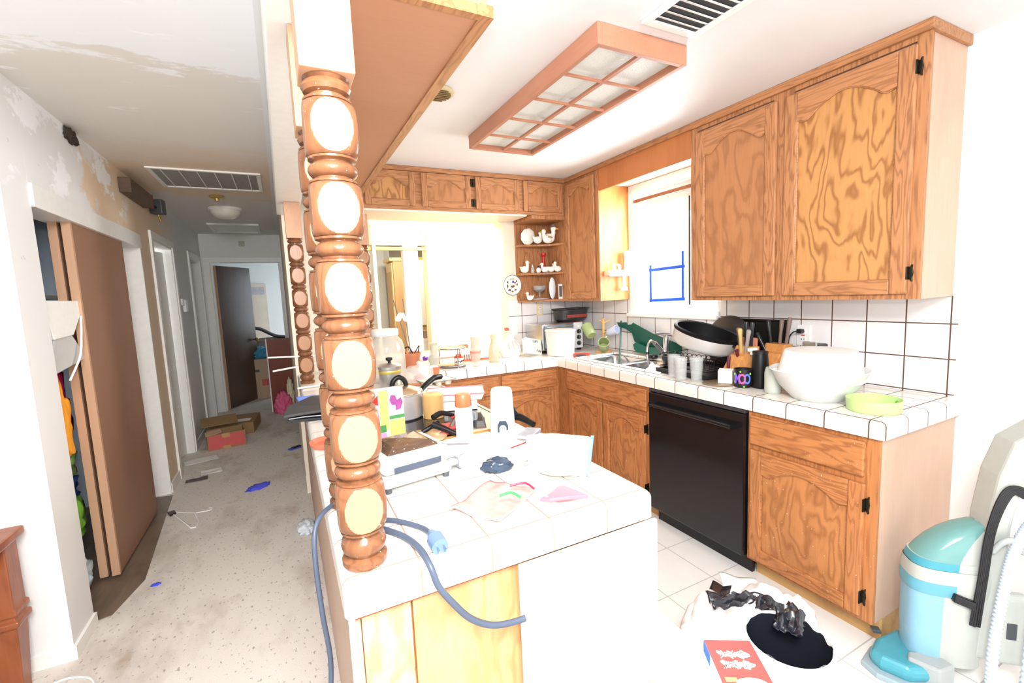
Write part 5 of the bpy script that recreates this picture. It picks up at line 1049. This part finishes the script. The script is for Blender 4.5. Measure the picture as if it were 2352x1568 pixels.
o = sheet('blue_tissue', .16, .10, mat('blue_tissue_paper', (110, 140, 232), .7), (.11, 2.72, zc), rz=.2, amp=.02, seed=8); tag(o, 'crumpled light blue glove on the peninsula beside the black folder', 'glove')
for lab, a, b_ in (('white plastic rod sticking out over the hallway, the upper one', (-.185, 4.0, 1.055), (.255, 3.90, 1.055)), ('white plastic rod sticking out over the hallway, the lower one', (-.085, 3.17, 1.052), (.22, 3.40, 1.052)), ('tan edged rod lying flat on the tiles near the far post', (.04, 3.09, .94), (.20, 3.11, .94))):
    if a[1] > 3.5: a, b_ = (-.115, 3.38, 1.118), (.27, 3.55, 1.075)
    t = thing('white_rod', lab, 'rod', a); MB().tube([(0, 0, 0), Vector(b_)-Vector(a)], .006, 10).build('rod', white_p, t, True)
t = thing('towel_rack', 'small white wire rack holding the rods on the peninsula', 'rack', (.235, 3.45, zc)); mb = MB(); mb.box((-.02, -.07, 0), (.02, .12, .01)); mb.box((-.008, -.06, .01), (.008, -.045, .115)); mb.box((-.008, .09, .01), (.008, .105, .135)); mb.build('frame', white_p, t)
# cords
def cord(name, label, pts, m, r=.006, plug=None, hang=False):
    t = thing(name, label, 'cord', pts[0]); P = [Vector(p)-Vector(pts[0]) for p in pts]; MB().tube(spline(P, 10), r, 10).build('cable', m, t, True); return t, P
t, P = cord('appliance_lead', 'dark cord looping over the hallway edge of the peninsula down to a plug', [(.14, 1.27, zc+.008), (.075, 1.235, zc+.012), (.03, 1.19, .925), (.018, 1.16, .86), (.022, 1.14, .72), (.03, 1.13, .60), (.02, 1.11, .47), (.035, 1.13, .34), (.055, 1.17, .24)], cord_m)
p = P[-1]; mb = MB(); mb.tube([p, p+Vector((.004, .004, -.03))], [.009, .014], 12); mb.box((p.x-.016, p.y-.012, p.z-.075), (p.x+.022, p.y+.016, p.z-.028)); mb.build('plug', black_p, t, bevel=.003)
t, P = cord('appliance_lead', 'grey cord draped over the front edge and across the wood end panel', [(.155, 1.06, zc+.006), (.195, .99, zc+.008), (.215, .92, zc+.008), (.224, .868, .925), (.235, .855, .885), (.262, .852, .84), (.30, .852, .79), (.35, .853, .755), (.41, .853, .742), (.47, .852, .745)], cord_m, .007)
t, P = cord('appliance_lead', 'grey cord ending in a heavy plug on the front tiles', [(.16, 1.10, zc+.007), (.205, 1.06, zc+.007), (.245, 1.0, zc+.007), (.254, .945, zc+.012)], cord_m, .006)
p = P[-1]; mb = MB(); mb.tube([p+Vector((0, .01, 0)), p+Vector((0, -.02, .002))], [.010, .017], 14); mb.tube([p+Vector((0, -.02, .002)), p+Vector((0, -.055, .0))], [.019, .018], 14); mb.build('plug', mat('slate_plug', (96, 120, 156), .4), t, True)
mb = MB(); [mb.box((p.x+a-.001, p.y-.075, p.z-.003), (p.x+a+.001, p.y-.053, p.z+.004)) for a in (-.007, .007)]; mb.build('prongs', chrome_m, t)
# ------------------------------------------------------------ white cabinet box in front of the peninsula
t = thing('white_board', 'blank white board leaning flush on the end of the peninsula', 'panel', (.428, .866, 0)); mbox('panel', (0, 0, 0), (.415, .012, .8575), mat('bright_white_laminate', (246, 246, 246), .4), t, .003)
t = thing('white_box_cabinet', 'blank white narrow box standing in front of the peninsula end', 'cabinet', (.428, .525, 0))
mb = MB(); W_, D_, H_ = .18, .33, .838
mb.box((0, 0, 0), (.015, D_, H_)); mb.box((W_-.015, 0, 0), (W_, D_, H_)); mb.box((.015, D_-.01, 0), (W_-.015, D_, H_)); mb.box((.015, 0, H_-.015), (W_-.015, D_-.01, H_)); mb.box((.015, 0, 0), (W_-.015, D_-.01, .015)); mb.box((.015, .01, .55), (W_-.015, D_-.01, .565))
mb.build('shell', mat('bright_white_laminate', (246, 246, 246), .4), t)
o = crumple('cream_bundle', (.515, .66, .568), (.05, .07, .08), mat('cream_cloth', (226, 208, 180), .8), seed=11, amp=.4); tag(o, 'cream crumpled bundle inside the open white box cabinet', 'cloth')
# ------------------------------------------------------------ kitchen floor: bin, bags, box
t = thing('waste_bin', 'round white waste bin with a black liner pulled over its rim', 'waste bin', (1.15, .70, 0)); t.scale = (.86, .86, 1)
MB().lathe([(.09, 0), (.095, .005), (.122, .49), (.128, .495), (.128, .505), (.118, .505), (.115, .49), (.09, .02), (0, .015)], 40).build('bin', white_p, t, True)
mb = MB(); vs = []; n = 60; random.seed(2)
prof = [(.020, .12), (.08, .16), (.104, .35), (.113, .495), (.1165, .503)]
for r, z in prof:
    for i in range(n):
        a = 2*pi*i/n; k = noise.noise(Vector((cos(a)*3, sin(a)*3, z*8)))*.012; vs.append(((r+k*.5)*cos(a), (r+k*.5)*sin(a), z+k*(1.2 if z > .4 else 1)))
mb.add(vs, [(k*n+i, k*n+(i+1) % n, (k+1)*n+(i+1) % n, (k+1)*n+i) for k in range(len(prof)-1) for i in range(n)]+[tuple(range(n))]); mb.build('liner', blackbag_m, t, True)
# liner tail: crumpled ribbon of plastic going out over the floor
def ribbon(name, pts, widths, m, parent, seed=1, wob=.02):
    P = spline(pts, 7); N = len(P); mb = MB(); vs = []; c = 13
    for k, p in enumerate(P):
        d = (P[min(k+1, N-1)]-P[max(k-1, 0)]).normalized(); s_ = d.cross(Vector((0, 0, 1))).normalized(); u_ = s_.cross(d)
        q = k/(N-1)*(len(widths)-1); i = min(int(q), len(widths)-2); w_ = widths[i]*(1-(q-i))+widths[i+1]*(q-i)
        for j in range(c):
            f = j/(c-1)-.5; z = noise.noise(Vector((k*.33+seed, j*.36, seed)))*wob*2.6
            vs.append(p+s_*f*w_*(1+.25*noise.noise(Vector((k*.8, f*3, seed*2))))+u_*z)
    mb.add(vs, [(k*c+j, k*c+j+1, (k+1)*c+j+1, (k+1)*c+j) for k in range(N-1) for j in range(c-1)])
    o = mb.build(name, m, parent, smooth=True, solid=.0015); o.location = (0, 0, 0); return o
tl = ribbon('liner_tail', [(.03, .02, .50), (.09, .05, .52), (.13, .09, .49), (.14, .15, .47), (.16, .20, .47), (.10, .26, .45), (.02, .31, .44)], [.08, .08, .10, .12, .08, .05, .07, .10], blackbag_m, t, 3, .012)
for k, (c, s_, sd, lab) in enumerate((((1.50, 1.03, 0), (.15, .13, .20), 3, 'big white knotted rubbish bag on the floor behind the black liner'), ((1.22, 1.02, 0), (.10, .09, .24), 7, 'smaller white rubbish bag beside the waste bin'))):
    o = crumple('rubbish_bag', c, s_, mat('white_bag_plastic', (240, 241, 242), .5), seed=sd, amp=.22); tag(o, lab, 'rubbish bag', 'white rubbish bags')
o = sheet('printed_bag', .20, .15, mat('blue_printed_white', (214, 234, 240), .6, noise_amt=.35, nscale=26), (1.60, 1.16, .33), rz=.9, amp=.03, seed=9); o.location.z = .20; tag(o, 'white plastic bag with pale blue print lying past the bin', 'plastic bag')
o = crumple('paper_wad', (1.74, 1.03, .0), (.08, .07, .13), white_p, seed=14, amp=.25); tag(o, 'wad of blank white paper near the cabinet toe kick', 'paper')
o = sheet('black_scrap', .07, .07, blackbag_m, (1.46, 1.16, .255), rz=.5, amp=.02, seed=12); tag(o, 'small torn scrap of black plastic on the white bag', 'scrap')
t = thing('cracker_box', 'red carton with white script lettering lying across the waste bin', 'box', (.905, .66, .512), rot=(0, 0, -.56))
mbox('carton', (-.055, -.10, 0), (.060, .10, .035), mat('red_carton', (228, 80, 76), .5, noise_amt=.05), t, .001)
mbox('blue_end', (-.0565, .05, .002), (-.055, .10, .033), mat('blue_print', (70, 130, 220), .5), t); mbox('white_side', (-.0560, -.10, .002), (-.055, .05, .033), paper_m, t)
sc = mat('cream_script', (250, 240, 226), .5)
for y0, a_, k_ in ((.058, .008, 9), (.026, .009, 11)):
    mb = MB(); mb.tube([(-.036+.072*q/60+.004*cos(q*k_*.2), y0-.006+a_*sin(q*k_*.105)*(1+.5*sin(q*.3)), .0355) for q in range(61)], .0026, 6); mb.build('script_lettering', sc, t, True)
mb = MB(); mb.lathe([(0, 0), (.03, 0), (.03, .0006), (0, .0006)], 24, M=Matrix.Translation((.012, -.035, .0353)) @ Matrix.Diagonal((1.2, .6, 1, 1))); mb.build('white_oval', sc, t); mbox('yellow_patch', (-.045, -.03, .035), (-.018, -.018, .0357), yel, t)
o = crumple('dirt_pile', (2.42, .80, 0), (.10, .06, .03), mat('brown_debris', (150, 132, 108), .9, noise_amt=.4, nscale=40), seed=17, amp=.6, fr=4); tag(o, 'heap of brown debris on the floor beside the cabinet end panel', 'debris')
# ------------------------------------------------------------ carpet cleaner
gw = mat('cleaner_light_grey', (176, 180, 174), .35); teal = mat('cleaner_teal', (72, 150, 166), .3); aqua = mat('cleaner_aqua_band', (96, 160, 178), .3); tank = mat('teal_clear_tank', (104, 152, 150), .15, spec=.7)
t = thing('carpet_cleaner', 'teal and grey upright carpet cleaner with ribbed hose and wound black cord', 'carpet cleaner', (2.12, .735, 0), rz=-.78); t.scale = (.70, .70, 1)
def loft(rings, m, name, smooth=True, n=28, solid=0, sub=0):
    """rings: (z, cx, cy, rx, ry, power) superellipses"""
    mb = MB(); vs = []
    for z, cx, cy, rx, ry, pw in rings:
        for i in range(n):
            a = 2*pi*i/n; c_, s_ = cos(a), sin(a); vs.append((cx+rx*abs(c_)**(2/pw)*(1 if c_ > 0 else -1), cy+ry*abs(s_)**(2/pw)*(1 if s_ > 0 else -1), z))
    mb.add(vs, [(k*n+i, k*n+(i+1) % n, (k+1)*n+(i+1) % n, (k+1)*n+i) for k in range(len(rings)-1) for i in range(n)]+[tuple(range(n))[::-1], tuple((len(rings)-1)*n+i for i in range(n))])
    return mb.build(name, m, t, smooth)
# foot / nozzle pointing to -X,+Y
def WL(x, y):
    dx, dy = x-2.12, y-.735; return (dx*cos(.78)-dy*sin(.78))/.7, (dx*sin(.78)+dy*cos(.78))/.7
mb = MB(); mb.prism([WL(*q) for q in ((1.86, .79), (1.875, .835), (1.96, .855), (2.09, .84), (2.13, .74), (1.98, .655), (1.885, .71))][::-1], lambda a, b_, n: (a, b_, n), .012, .075); mb.build('brush_foot', teal, t, bevel=.03, seg=4)
mb = MB(); mb.prism([WL(*q) for q in ((1.835, .79), (1.855, .85), (1.955, .868), (2.10, .86), (2.13, .76), (1.98, .64), (1.865, .69))][::-1], lambda a, b_, n: (a, b_, n), .0, .022); mb.build('clear_lip', mat('grey_clear_lip', (150, 168, 176), .2), t, bevel=.006)
mb = MB(); mb.prism([WL(*q) for q in ((1.925, .735), (1.96, .75), (2.04, .70), (2.02, .635), (1.95, .65))][::-1], lambda a, b_, n: (a, b_, n), .005, .088); mb.build('side_cheek', mat('cleaner_grey', (160, 166, 166), .4), t, bevel=.01)
mbox('foot_switch', (-.28, -.01, .07), (-.24, .03, .084), dgry, t, .003)
# body (leans right); every band is split into a coloured front and a grey side
def band(rings, mf, nf, ms, ns):
    """rings: (z, cx, cy, rx, ry, power, seam_x)"""
    n = 60; vs = []
    for z, cx, cy, rx, ry, pw, sx_ in rings:
        for i in range(n):
            a = 2*pi*i/n; c_, s_ = cos(a), sin(a); vs.append((cx+rx*abs(c_)**(2/pw)*(1 if c_ > 0 else -1), cy+ry*abs(s_)**(2/pw)*(1 if s_ > 0 else -1), z))
    A, B = [], []
    for k in range(len(rings)-1):
        for i in range(n):
            f = (k*n+i, k*n+(i+1) % n, (k+1)*n+(i+1) % n, (k+1)*n+i); cx = sum(vs[q][0] for q in f)/4; s_ = (rings[k][6]+rings[k+1][6])/2
            (A if cx < s_ else B).append(f)
    top = tuple((len(rings)-1)*n+i for i in range(n)); B.append(top); B.append(tuple(range(n))[::-1])
    for fs, m, nm in ((A, mf, nf), (B, ms, ns)):
        if m is None: continue
        mb = MB(); mb.add(vs, fs); o = mb.build(nm, m, t, True); bm = bmesh.new(); bm.from_mesh(o.data); bmesh.ops.delete(bm, geom=[v for v in bm.verts if not v.link_faces], context='VERTS'); bm.to_mesh(o.data); bm.free()
band([(.06, -.01, -.06, .155, .10, 3.2, -.045), (.20, -.01, -.06, .16, .105, 3.2, -.045), (.33, -.005, -.06, .165, .105, 3.2, -.045)], mat('cleaner_pale_blue', (132, 178, 200), .3), 'lower_tank', gw, 'lower_side')
band([(.33, -.004, -.06, .172, .112, 3.2, -.02), (.36, -.002, -.06, .176, .114, 3.2, -.02), (.375, 0, -.06, .174, .113, 3.2, -.02)], aqua, 'aqua_skirt', gw, 'skirt_side')
band([(.375, .0, -.06, .175, .114, 3.2, 9), (.40, .002, -.06, .175, .114, 3.2, 9), (.425, .004, -.06, .172, .112, 3, 9)], gw, 'grey_band', None, '')
band([(.425, .004, -.06, .168, .110, 3, .0), (.455, .008, -.06, .162, .108, 2.8, .005)], teal, 'teal_ring', gw, 'ring_side')
band([(.455, .010, -.06, .158, .105, 2.6, .005), (.48, .022, -.06, .148, .102, 2.5, .02), (.51, .042, -.06, .133, .098, 2.4, .04), (.54, .068, -.06, .112, .09, 2.3, .065), (.565, .098, -.06, .088, .078, 2.2, .095), (.585, .13, -.06, .06, .06, 2.1, .125), (.592, .15, -.06, .035, .04, 2, .14)], tank, 'clear_dome', gw, 'grey_shell')
mb = MB(); mb.box((-.02, -.02, -.012), (.07, .02, .018), rotM(0, .25, 0, (-.0, -.175, .33))); mb.build('black_latch', black_p, t, bevel=.006)
mb = MB(); mb.prism([(.09, .10), (.19, .10), (.21, .60), (.25, .80), (.40, .93), (.36, .99), (.20, .90), (.15, .78), (.12, .62)], lambda u, v, n: (u, -.06+n, v), -.09, .07); mb.build('handle_column', gw, t, bevel=.02, seg=3)
mb = MB(); mb.tube(spline([(.13, -.17, .52), (.15, -.19, .56), (.19, -.19, .57), (.24, -.18, .53)], 6), .012, 10); mb.build('hose_clip', MATS['cleaner_grey'], t, True)
mb = MB()
for k in range(6):
    a = k*.006; mb.tube(spline([(.06+a, -.175-.004*(k % 3), .24), (.075+a, -.185, .42), (.10+a, -.175, .60), (.16+a, -.16, .735-a*.5), (.24, -.16, .745-a), (.32, -.15, .70)], 6), .0055, 8)
mb.build('wound_cord', black_p, t, True)
mb = MB(); P = spline([(.46, -.10, .60), (.36, -.13, .645), (.26, -.17, .62), (.19, -.20, .53), (.155, -.215, .40), (.135, -.215, .22), (.13, -.215, .03)], 24); mb.tube(P, [.021+.0028*(1 if k % 2 else -1) for k in range(len(P))], 16); mb.build('ribbed_hose', mat('ribbed_hose_grey', (196, 208, 222), .4), t, True)
mb = MB(); P = spline([(.46, -.15, .55), (.38, -.18, .54), (.30, -.21, .45), (.27, -.22, .30), (.26, -.22, .05)], 24); mb.tube(P, [.020+.0028*(1 if k % 2 else -1) for k in range(len(P))], 16); mb.build('ribbed_hose', MATS['ribbed_hose_grey'], t, True)
mb = MB(); mb.box((.18, -.16, .10), (.30, -.10, .36)); mb.build('tool_tray', gw, t, bevel=.02, seg=3); mbox('dark_tool_slot', (.21, -.163, .20), (.25, -.159, .26), dgry, t, .002)
# ------------------------------------------------------------ left: wooden side table
t = thing('side_table', 'red-brown wooden side table corner at the far left with a thick moulded leg', 'table', (-1.0, 2.40, 0))
mbox('tabletop', (-.60, -.60, .615), (.012, .02, .648), table_m, t, .008)
mbox('apron', (-.56, -.57, .52), (-.03, -.0, .614), table_m, t, .002)
for x, y in ((-.055, -.045), (-.055, -.55), (-.55, -.045)):
    mb = MB(); mb.lathe([(.052, .614), (.052, .36), (.060, .35), (.060, .335), (.052, .328), (.050, .318), (.062, .31), (.062, .29), (.050, .28), (.034, .02), (.034, 0)][::-1], 4, (x, y, 0), M=None)
    o = mb.build('leg', table_m, t, bevel=.004); o.data.transform(Matrix.Translation((x, y, 0)) @ Matrix.Rotation(pi/4, 4, 'Z') @ Matrix.Diagonal((1.25, 1.25, 1, 1)) @ Matrix.Translation((-x, -y, 0)))
o = crumple('pale_cloth', (-1.25, 2.12, 0), (.14, .14, .16), mat('pale_green_cloth', (214, 228, 220), .8), seed=31, amp=.3); tag(o, 'pale greenish cloth heap under the wooden side table', 'cloth')
t = thing('white_cable', 'thin white cable on the carpet by the side table', 'cable', (-1.0, 2.30, .004)); MB().tube(spline([(0, 0, 0), (.08, .04, 0), (.17, .0, 0), (.22, -.08, 0), (.30, -.2, 0)]), .004, 8).build('cable', white_p, t, True)
# ------------------------------------------------------------ closet contents
t = thing('closet_shelf', 'white closet shelf high inside the hall closet', 'shelf', (-1.555, 2.62, 1.56)); mbox('board', (0, 0, 0), (.30, 1.6, .02), trim_m, t)
t = carton('shoe_carton', 'small white carton on the closet shelf', 'box', (-1.40, 3.10, 1.582), 0, (.24, .30, .055), white_p)
t = thing('lampshade', 'white angular lampshade hanging in the closet opening with a white string', 'lampshade', (-1.04, 2.81, 1.35)); mb = MB()
mb.prism([(-.10, .18), (.40, .18), (.20, .01), (-.02, .0)], lambda u, v, n: (n, u, v), 0, .10); mb.build('shade', mat('lampshade_white', (240, 240, 236), .6), t, bevel=.004)
mb = MB(); mb.prism([(.0, .0), (.20, .015), (.36, -.12), (-.05, -.16)], lambda u, v, n: (n, u, v), .01, .09); mb.build('lower_flap', mat('lampshade_shaded', (196, 196, 194), .7), t, bevel=.004)  # greyer copy of the lampshade white; shading is put into the colour
MB().tube(spline([(.105, .30, .10), (.108, .26, -.0), (.11, .20, -.10), (.105, .06, -.20)]), .005, 8).build('string', white_p, t, True)
cl = [('magenta garment hanging in the closet opening', (-1.12, 3.16, .80), (.06, .12, .22), (214, 30, 120), 1), ('orange garment squeezed beside the magenta one', (-1.06, 3.06, .74), (.035, .06, .24), (240, 160, 40), 2),
      ('olive green patterned garment below the magenta one', (-1.14, 3.12, .60), (.07, .11, .13), (120, 150, 80), 3), ('navy blue garment in the middle of the closet heap', (-1.14, 3.12, .47), (.07, .12, .11), (30, 60, 120), 4),
      ('lime green patterned garment in the closet heap', (-1.10, 3.10, .28), (.05, .12, .17), (120, 186, 60), 5), ('crimson garment low in the closet heap', (-1.18, 3.00, .22), (.07, .14, .17), (186, 30, 66), 6), ('pale blue bag at the bottom of the closet', (-1.12, 3.05, .008), (.08, .14, .13), (206, 226, 238), 7),
      ('cream knitted garment at the left of the closet heap', (-1.20, 2.92, .62), (.05, .07, .10), (232, 226, 206), 8), ('black garment behind the closet heap', (-1.28, 3.2, .40), (.05, .18, .25), (24, 24, 34), 9), ('crumpled white shirt in the closet heap', (-1.17, 2.96, .46), (.05, .09, .07), (236, 236, 236), 10)]
for lab, c, s_, col, sd in cl:
    o = crumple('garment', c, s_, mat('cloth_%d' % sd, col, .8, noise_amt=.25 if sd in (3, 5) else .08, nscale=30), seed=sd*2.3, amp=.45, fr=2.6); tag(o, lab, 'clothing', 'clothes heaped in the closet')
# ------------------------------------------------------------ things on the hallway carpet
t = thing('open_carton', 'opened brown cardboard carton with a red printed side on the carpet', 'carton', (-.80, 5.42, .0), rz=.16)
mb = MB(); mb.box((0, 0, 0), (.34, .006, .16)); mb.box((0, .26, 0), (.34, .266, .16)); mb.box((0, .006, 0), (.006, .26, .16)); mb.box((.334, .006, 0), (.34, .26, .16)); mb.box((.006, .006, 0), (.334, .26, .006)); mb.build('carton', card_m, t)
mbox('red_print', (.01, -.0015, .012), (.33, 0, .15), redcard, t); mbox('flap', (-.03, .26, .15), (.30, .50, .156), card_m, t).rotation_euler = (radians(12), 0, 0)
mbox('flap', (.006, -.0, .16), (.15, .12, .165), mat('pinkish_card', (196, 160, 136), .85), t).rotation_euler = (radians(6), radians(-6), 0)
mbox('tape', (.13, -.0025, .115), (.20, -.001, .16), tan_m, t); mbox('tape', (.13, -.0025, .0), (.20, -.001, .03), tan_m, t)
t = thing('long_carton', 'flattened brown cardboard carton behind the red one', 'carton', (-.86, 5.95, 0), rz=-.1); mb = MB(); mb.box((0, 0, 0), (.45, .50, .13)); mb.build('carton', card_m, t, bevel=.004); mb = MB(); mb.prism([(0, 0), (.20, .02), (.18, .16), (.02, .20)], lambda a, b_, n: (a, b_, .13+n), 0, .03); mb.build('flap', card_m, t); mbox('paper_label', (.25, .1, .131), (.40, .22, .133), paper_m, t)
for lab, w_, d_, loc, rz, sd in (('long white leaflet on the carpet by the side doorway', .28, .16, (-.82, 5.15, .001), .25, 1), ('small printed card with writing on the carpet', .16, .13, (-.69, 4.74, .001), .15, 2)):
    o = sheet('paper_leaflet', w_, d_, paper_m, loc, rz, amp=.006, seed=sd); tag(o, lab, 'paper', 'papers on the hallway carpet')
o = sheet('dark_envelope', .16, .09, mat('dark_envelope', (96, 84, 84), .6), (-.78, 4.58, .001), .1, amp=.006, seed=4); tag(o, 'dark folded envelope on the carpet near the printed card', 'envelope')
t = thing('wire_hanger', 'white plastic clothes hanger lying on the carpet', 'clothes hanger', (-.76, 3.75, .006), rz=.55)
mb = MB(); mb.tube([(-.02, -.20, 0), (.02, .20, 0), (.045, .16, 0), (.10, .02, 0), (.045, -.16, 0), (.0, -.215, 0)], .005, 8, True); mb.build('frame', white_p, t, True); MB().tube(spline([(.10, .02, 0), (.13, .0, 0), (.17, -.03, 0), (.20, -.01, 0), (.19, .02, 0)]), .004, 8).build('hook', white_p, t, True)
mb = MB(); mb.prism([(-.01, .13), (.03, .14), (.04, .19), (.0, .20)], lambda a, b_, n: (a, b_, n), 0, .012); mb.build('black_size_clip', black_p, t)
def blob(name, lab, cat, c, s_, col, sd, **k): o = crumple(name, c, s_, mat('c_'+name+str(sd), col, .7), seed=sd, amp=.5, fr=3, **k); tag(o, lab, cat); return o
blob('blue_glove', 'crumpled bright blue glove in the middle of the carpet', 'glove', (-.295, 4.10, 0), (.08, .05, .012), (84, 92, 232), 41, rz=.5)
blob('tissue', 'crumpled pale blue tissue against the peninsula base', 'tissue', (.015, 3.14, 0), (.045, .09, .03), (214, 224, 232), 42)
blob('blue_chip', 'tiny bright blue scrap on the near carpet', 'scrap', (-.735, 2.93, 0), (.02, .014, .004), (70, 84, 226), 43)
blob('pink_cloth', 'pink cloth heap against the red-brown board at the hall end', 'cloth', (-.10, 6.75, 0), (.09, .07, .17), (232, 108, 150), 44)
blob('cream_bag', 'small pale yellow bag beside the pink cloth', 'bag', (.0, 6.86, 0), (.04, .05, .26), (232, 226, 196), 45)
t = thing('blue_strap', 'black and blue strap on the carpet against the peninsula base', 'strap', (-.0, 5.0, .002), rz=.5); mbox('strap', (-.07, -.025, 0), (.05, .03, .012), mat('strap_blue', (70, 90, 190), .6), t, .004); mbox('black_pad', (-.04, -.02, .012), (.05, .025, .02), black_p, t, .003)
t = thing('leaning_board', 'red-brown board with white edges standing at the hall end', 'board', (-.245, 6.90, 0)); mbox('board', (.015, 0, .0), (.29, .03, .99), red_board_m, t); mb = MB(); mb.box((0, -.004, 0), (.015, .034, 1.0)); mb.build('white_edge', trim_m, t)
# bedroom
t = thing('moving_carton', 'tall stack-size brown carton just inside the bedroom', 'carton', (-.60, 8.0, 0)); mbox('carton', (0, 0, 0), (.42, .35, .62), mat('carton_pale', (190, 166, 142), .8), t, .004); mbox('printed_mark', (.22, -.002, .20), (.34, 0, .30), redcard, t); mbox('printed_mark', (.05, -.002, .42), (.20, 0, .46), dgry, t)
blob('teal_cloth', 'teal blue clothes piled on the bedroom carton', 'clothing', (-.42, 8.15, .622), (.17, .13, .10), (70, 150, 190), 46)
blob('dark_cloth', 'dark purple clothes beside the teal ones on the carton', 'clothing', (-.14, 8.22, .622), (.08, .10, .13), (52, 44, 80), 47)
t = thing('shell_chair', 'grey shell chair piled behind the bedroom carton', 'chair', (-.30, 9.0, 0)); MB().lathe([(.02, .5), (.22, .52), (.34, .62), (.37, .85), (.35, .86), (.30, .66), (0, .58)], 28, M=Matrix.Diagonal((1.2, .9, 1, 1))).build('shell_seat', mat('taupe_seat', (112, 104, 100), .7), t, True)
MB().tube(spline([(-.40, 0, .75), (-.30, -.1, 1.02), (-.10, -.1, 1.05), (.15, 0, .90), (.38, 0, .86)]), .03, 10).build('frame_rim', mat('dark_frame', (60, 58, 60), .5), t, True)
for x, y in ((-.2, -.2), (.2, -.2), (-.2, .2), (.2, .2)): MB().tube([(x, y, 0), (x*.8, y*.8, .55)], .015, 8).build('leg', dgry, t, True)
t = thing('wall_tapestry', 'pale tan cloth panel hanging on the bedroom wall', 'wall hanging', (-.56, 10.375, .60)); mbox('cloth', (0, 0, 0), (.30, .02, 1.26), mat('tapestry_tan', (206, 196, 184), .8, noise_amt=.15, nscale=6), t); mbox('grey_pattern', (.03, -.003, 1.05), (.27, 0, 1.2), mat('tapestry_grey', (170, 170, 180), .8, noise_amt=.3, nscale=18), t)
w_ = thing('window', 'bright bedroom window on the right-hand wall', 'window', (1.495, 8.9, .9)); w_.name = 'window_2'; w_['kind'] = 'structure'; mbox('pane', (-.004, 0, 0), (0, 1.1, 1.2), mat('lit_window', (214, 232, 244), .3, emit=(200, 226, 250), estr=.6), w_); mb = MB(); mb.box((-.02, -.05, -.05), (-.005, 0, 1.25)); mb.box((-.02, 1.1, -.05), (-.005, 1.15, 1.25)); mb.box((-.02, 0, -.05), (-.005, 1.1, 0)); mb.box((-.02, 0, 1.2), (-.005, 1.1, 1.25)); mb.build('window_frame', trim_m, w_)
# ------------------------------------------------------------ beyond the pass-through
t = thing('armoire', 'tall tan armoire with panelled doors in the room beyond the pass-through', 'armoire', (1.46, 6.7, 0))
mbox('carcass', (.02, 0, 0), (.62, .42, 2.0), armoire_m, t, .004); mb = MB(); mb.box((.0, .02, 0), (.018, .40, 1.98)); mb.build('door_front', mat('armoire_light_door', (240, 214, 160), .4), t, bevel=.006)
mb = MB(); mb.box((-.03, -.02, 2.0), (.64, .44, 2.05)); mb.build('cornice', MATS['armoire_light_door'], t, bevel=.01)
mb = MB(); mb.box((-.006, .06, .95), (0, .36, 1.85)); mb.box((-.006, .06, .15), (0, .36, .85)); mb.build('door_mouldings', armoire_m, t, bevel=.004)
struct(mbox('trim_16', (.16, 8.06, 1.55), (2.4, 8.1, 1.84), mat('terracotta_band', (206, 146, 128), .6)), 'terracotta band on the far wall of the next room')
t = thing('tall_mirror', 'narrow tall framed mirror seen in the second opening', 'mirror', (1.66, 6.2, 1.05)); mbox('frame', (0, 0, 0), (.16, .03, .95), mat('frame_olive', (150, 116, 60), .4), t); mbox('mirror', (.015, -.004, .03), (.115, 0, .92), mat('mirror_pale', (226, 224, 214), .1), t)
o = crumple('yellow_lampshade', (1.79, 5.98, 1.35), (.05, .05, .10), mat('pale_shade', (240, 226, 170), .6), amp=.05); tag(o, 'pale yellow round object at the edge of the second opening', 'lampshade')
t = thing('desk_clutter', 'white desk with papers in the second opening', 'desk', (1.45, 5.7, 0)); mbox('top', (0, 0, .90), (.45, .3, .93), white_p, t); mbox('legs_panel', (.02, .02, 0), (.43, .28, .90), white_p, t); mbox('dark_folder', (.05, .05, .931), (.10, .25, 1.08), dgry, t); mbox('grey_folder', (.16, .06, .931), (.24, .2, 1.03), mat('brown_folder', (150, 128, 112), .6), t, .004)
t = thing('ledge_board', 'tan wooden ledge with clutter just past the pass-through sill', 'ledge', (.30, 4.0, .90)); mbox('board', (0, 0, 0), (1.35, .45, .03), mat('ledge_tan', (222, 190, 140), .5, noise_amt=.15, nscale=12), t, .004); mbox('support', (.02, .02, -.9), (1.33, .43, 0), wall_warm, t)
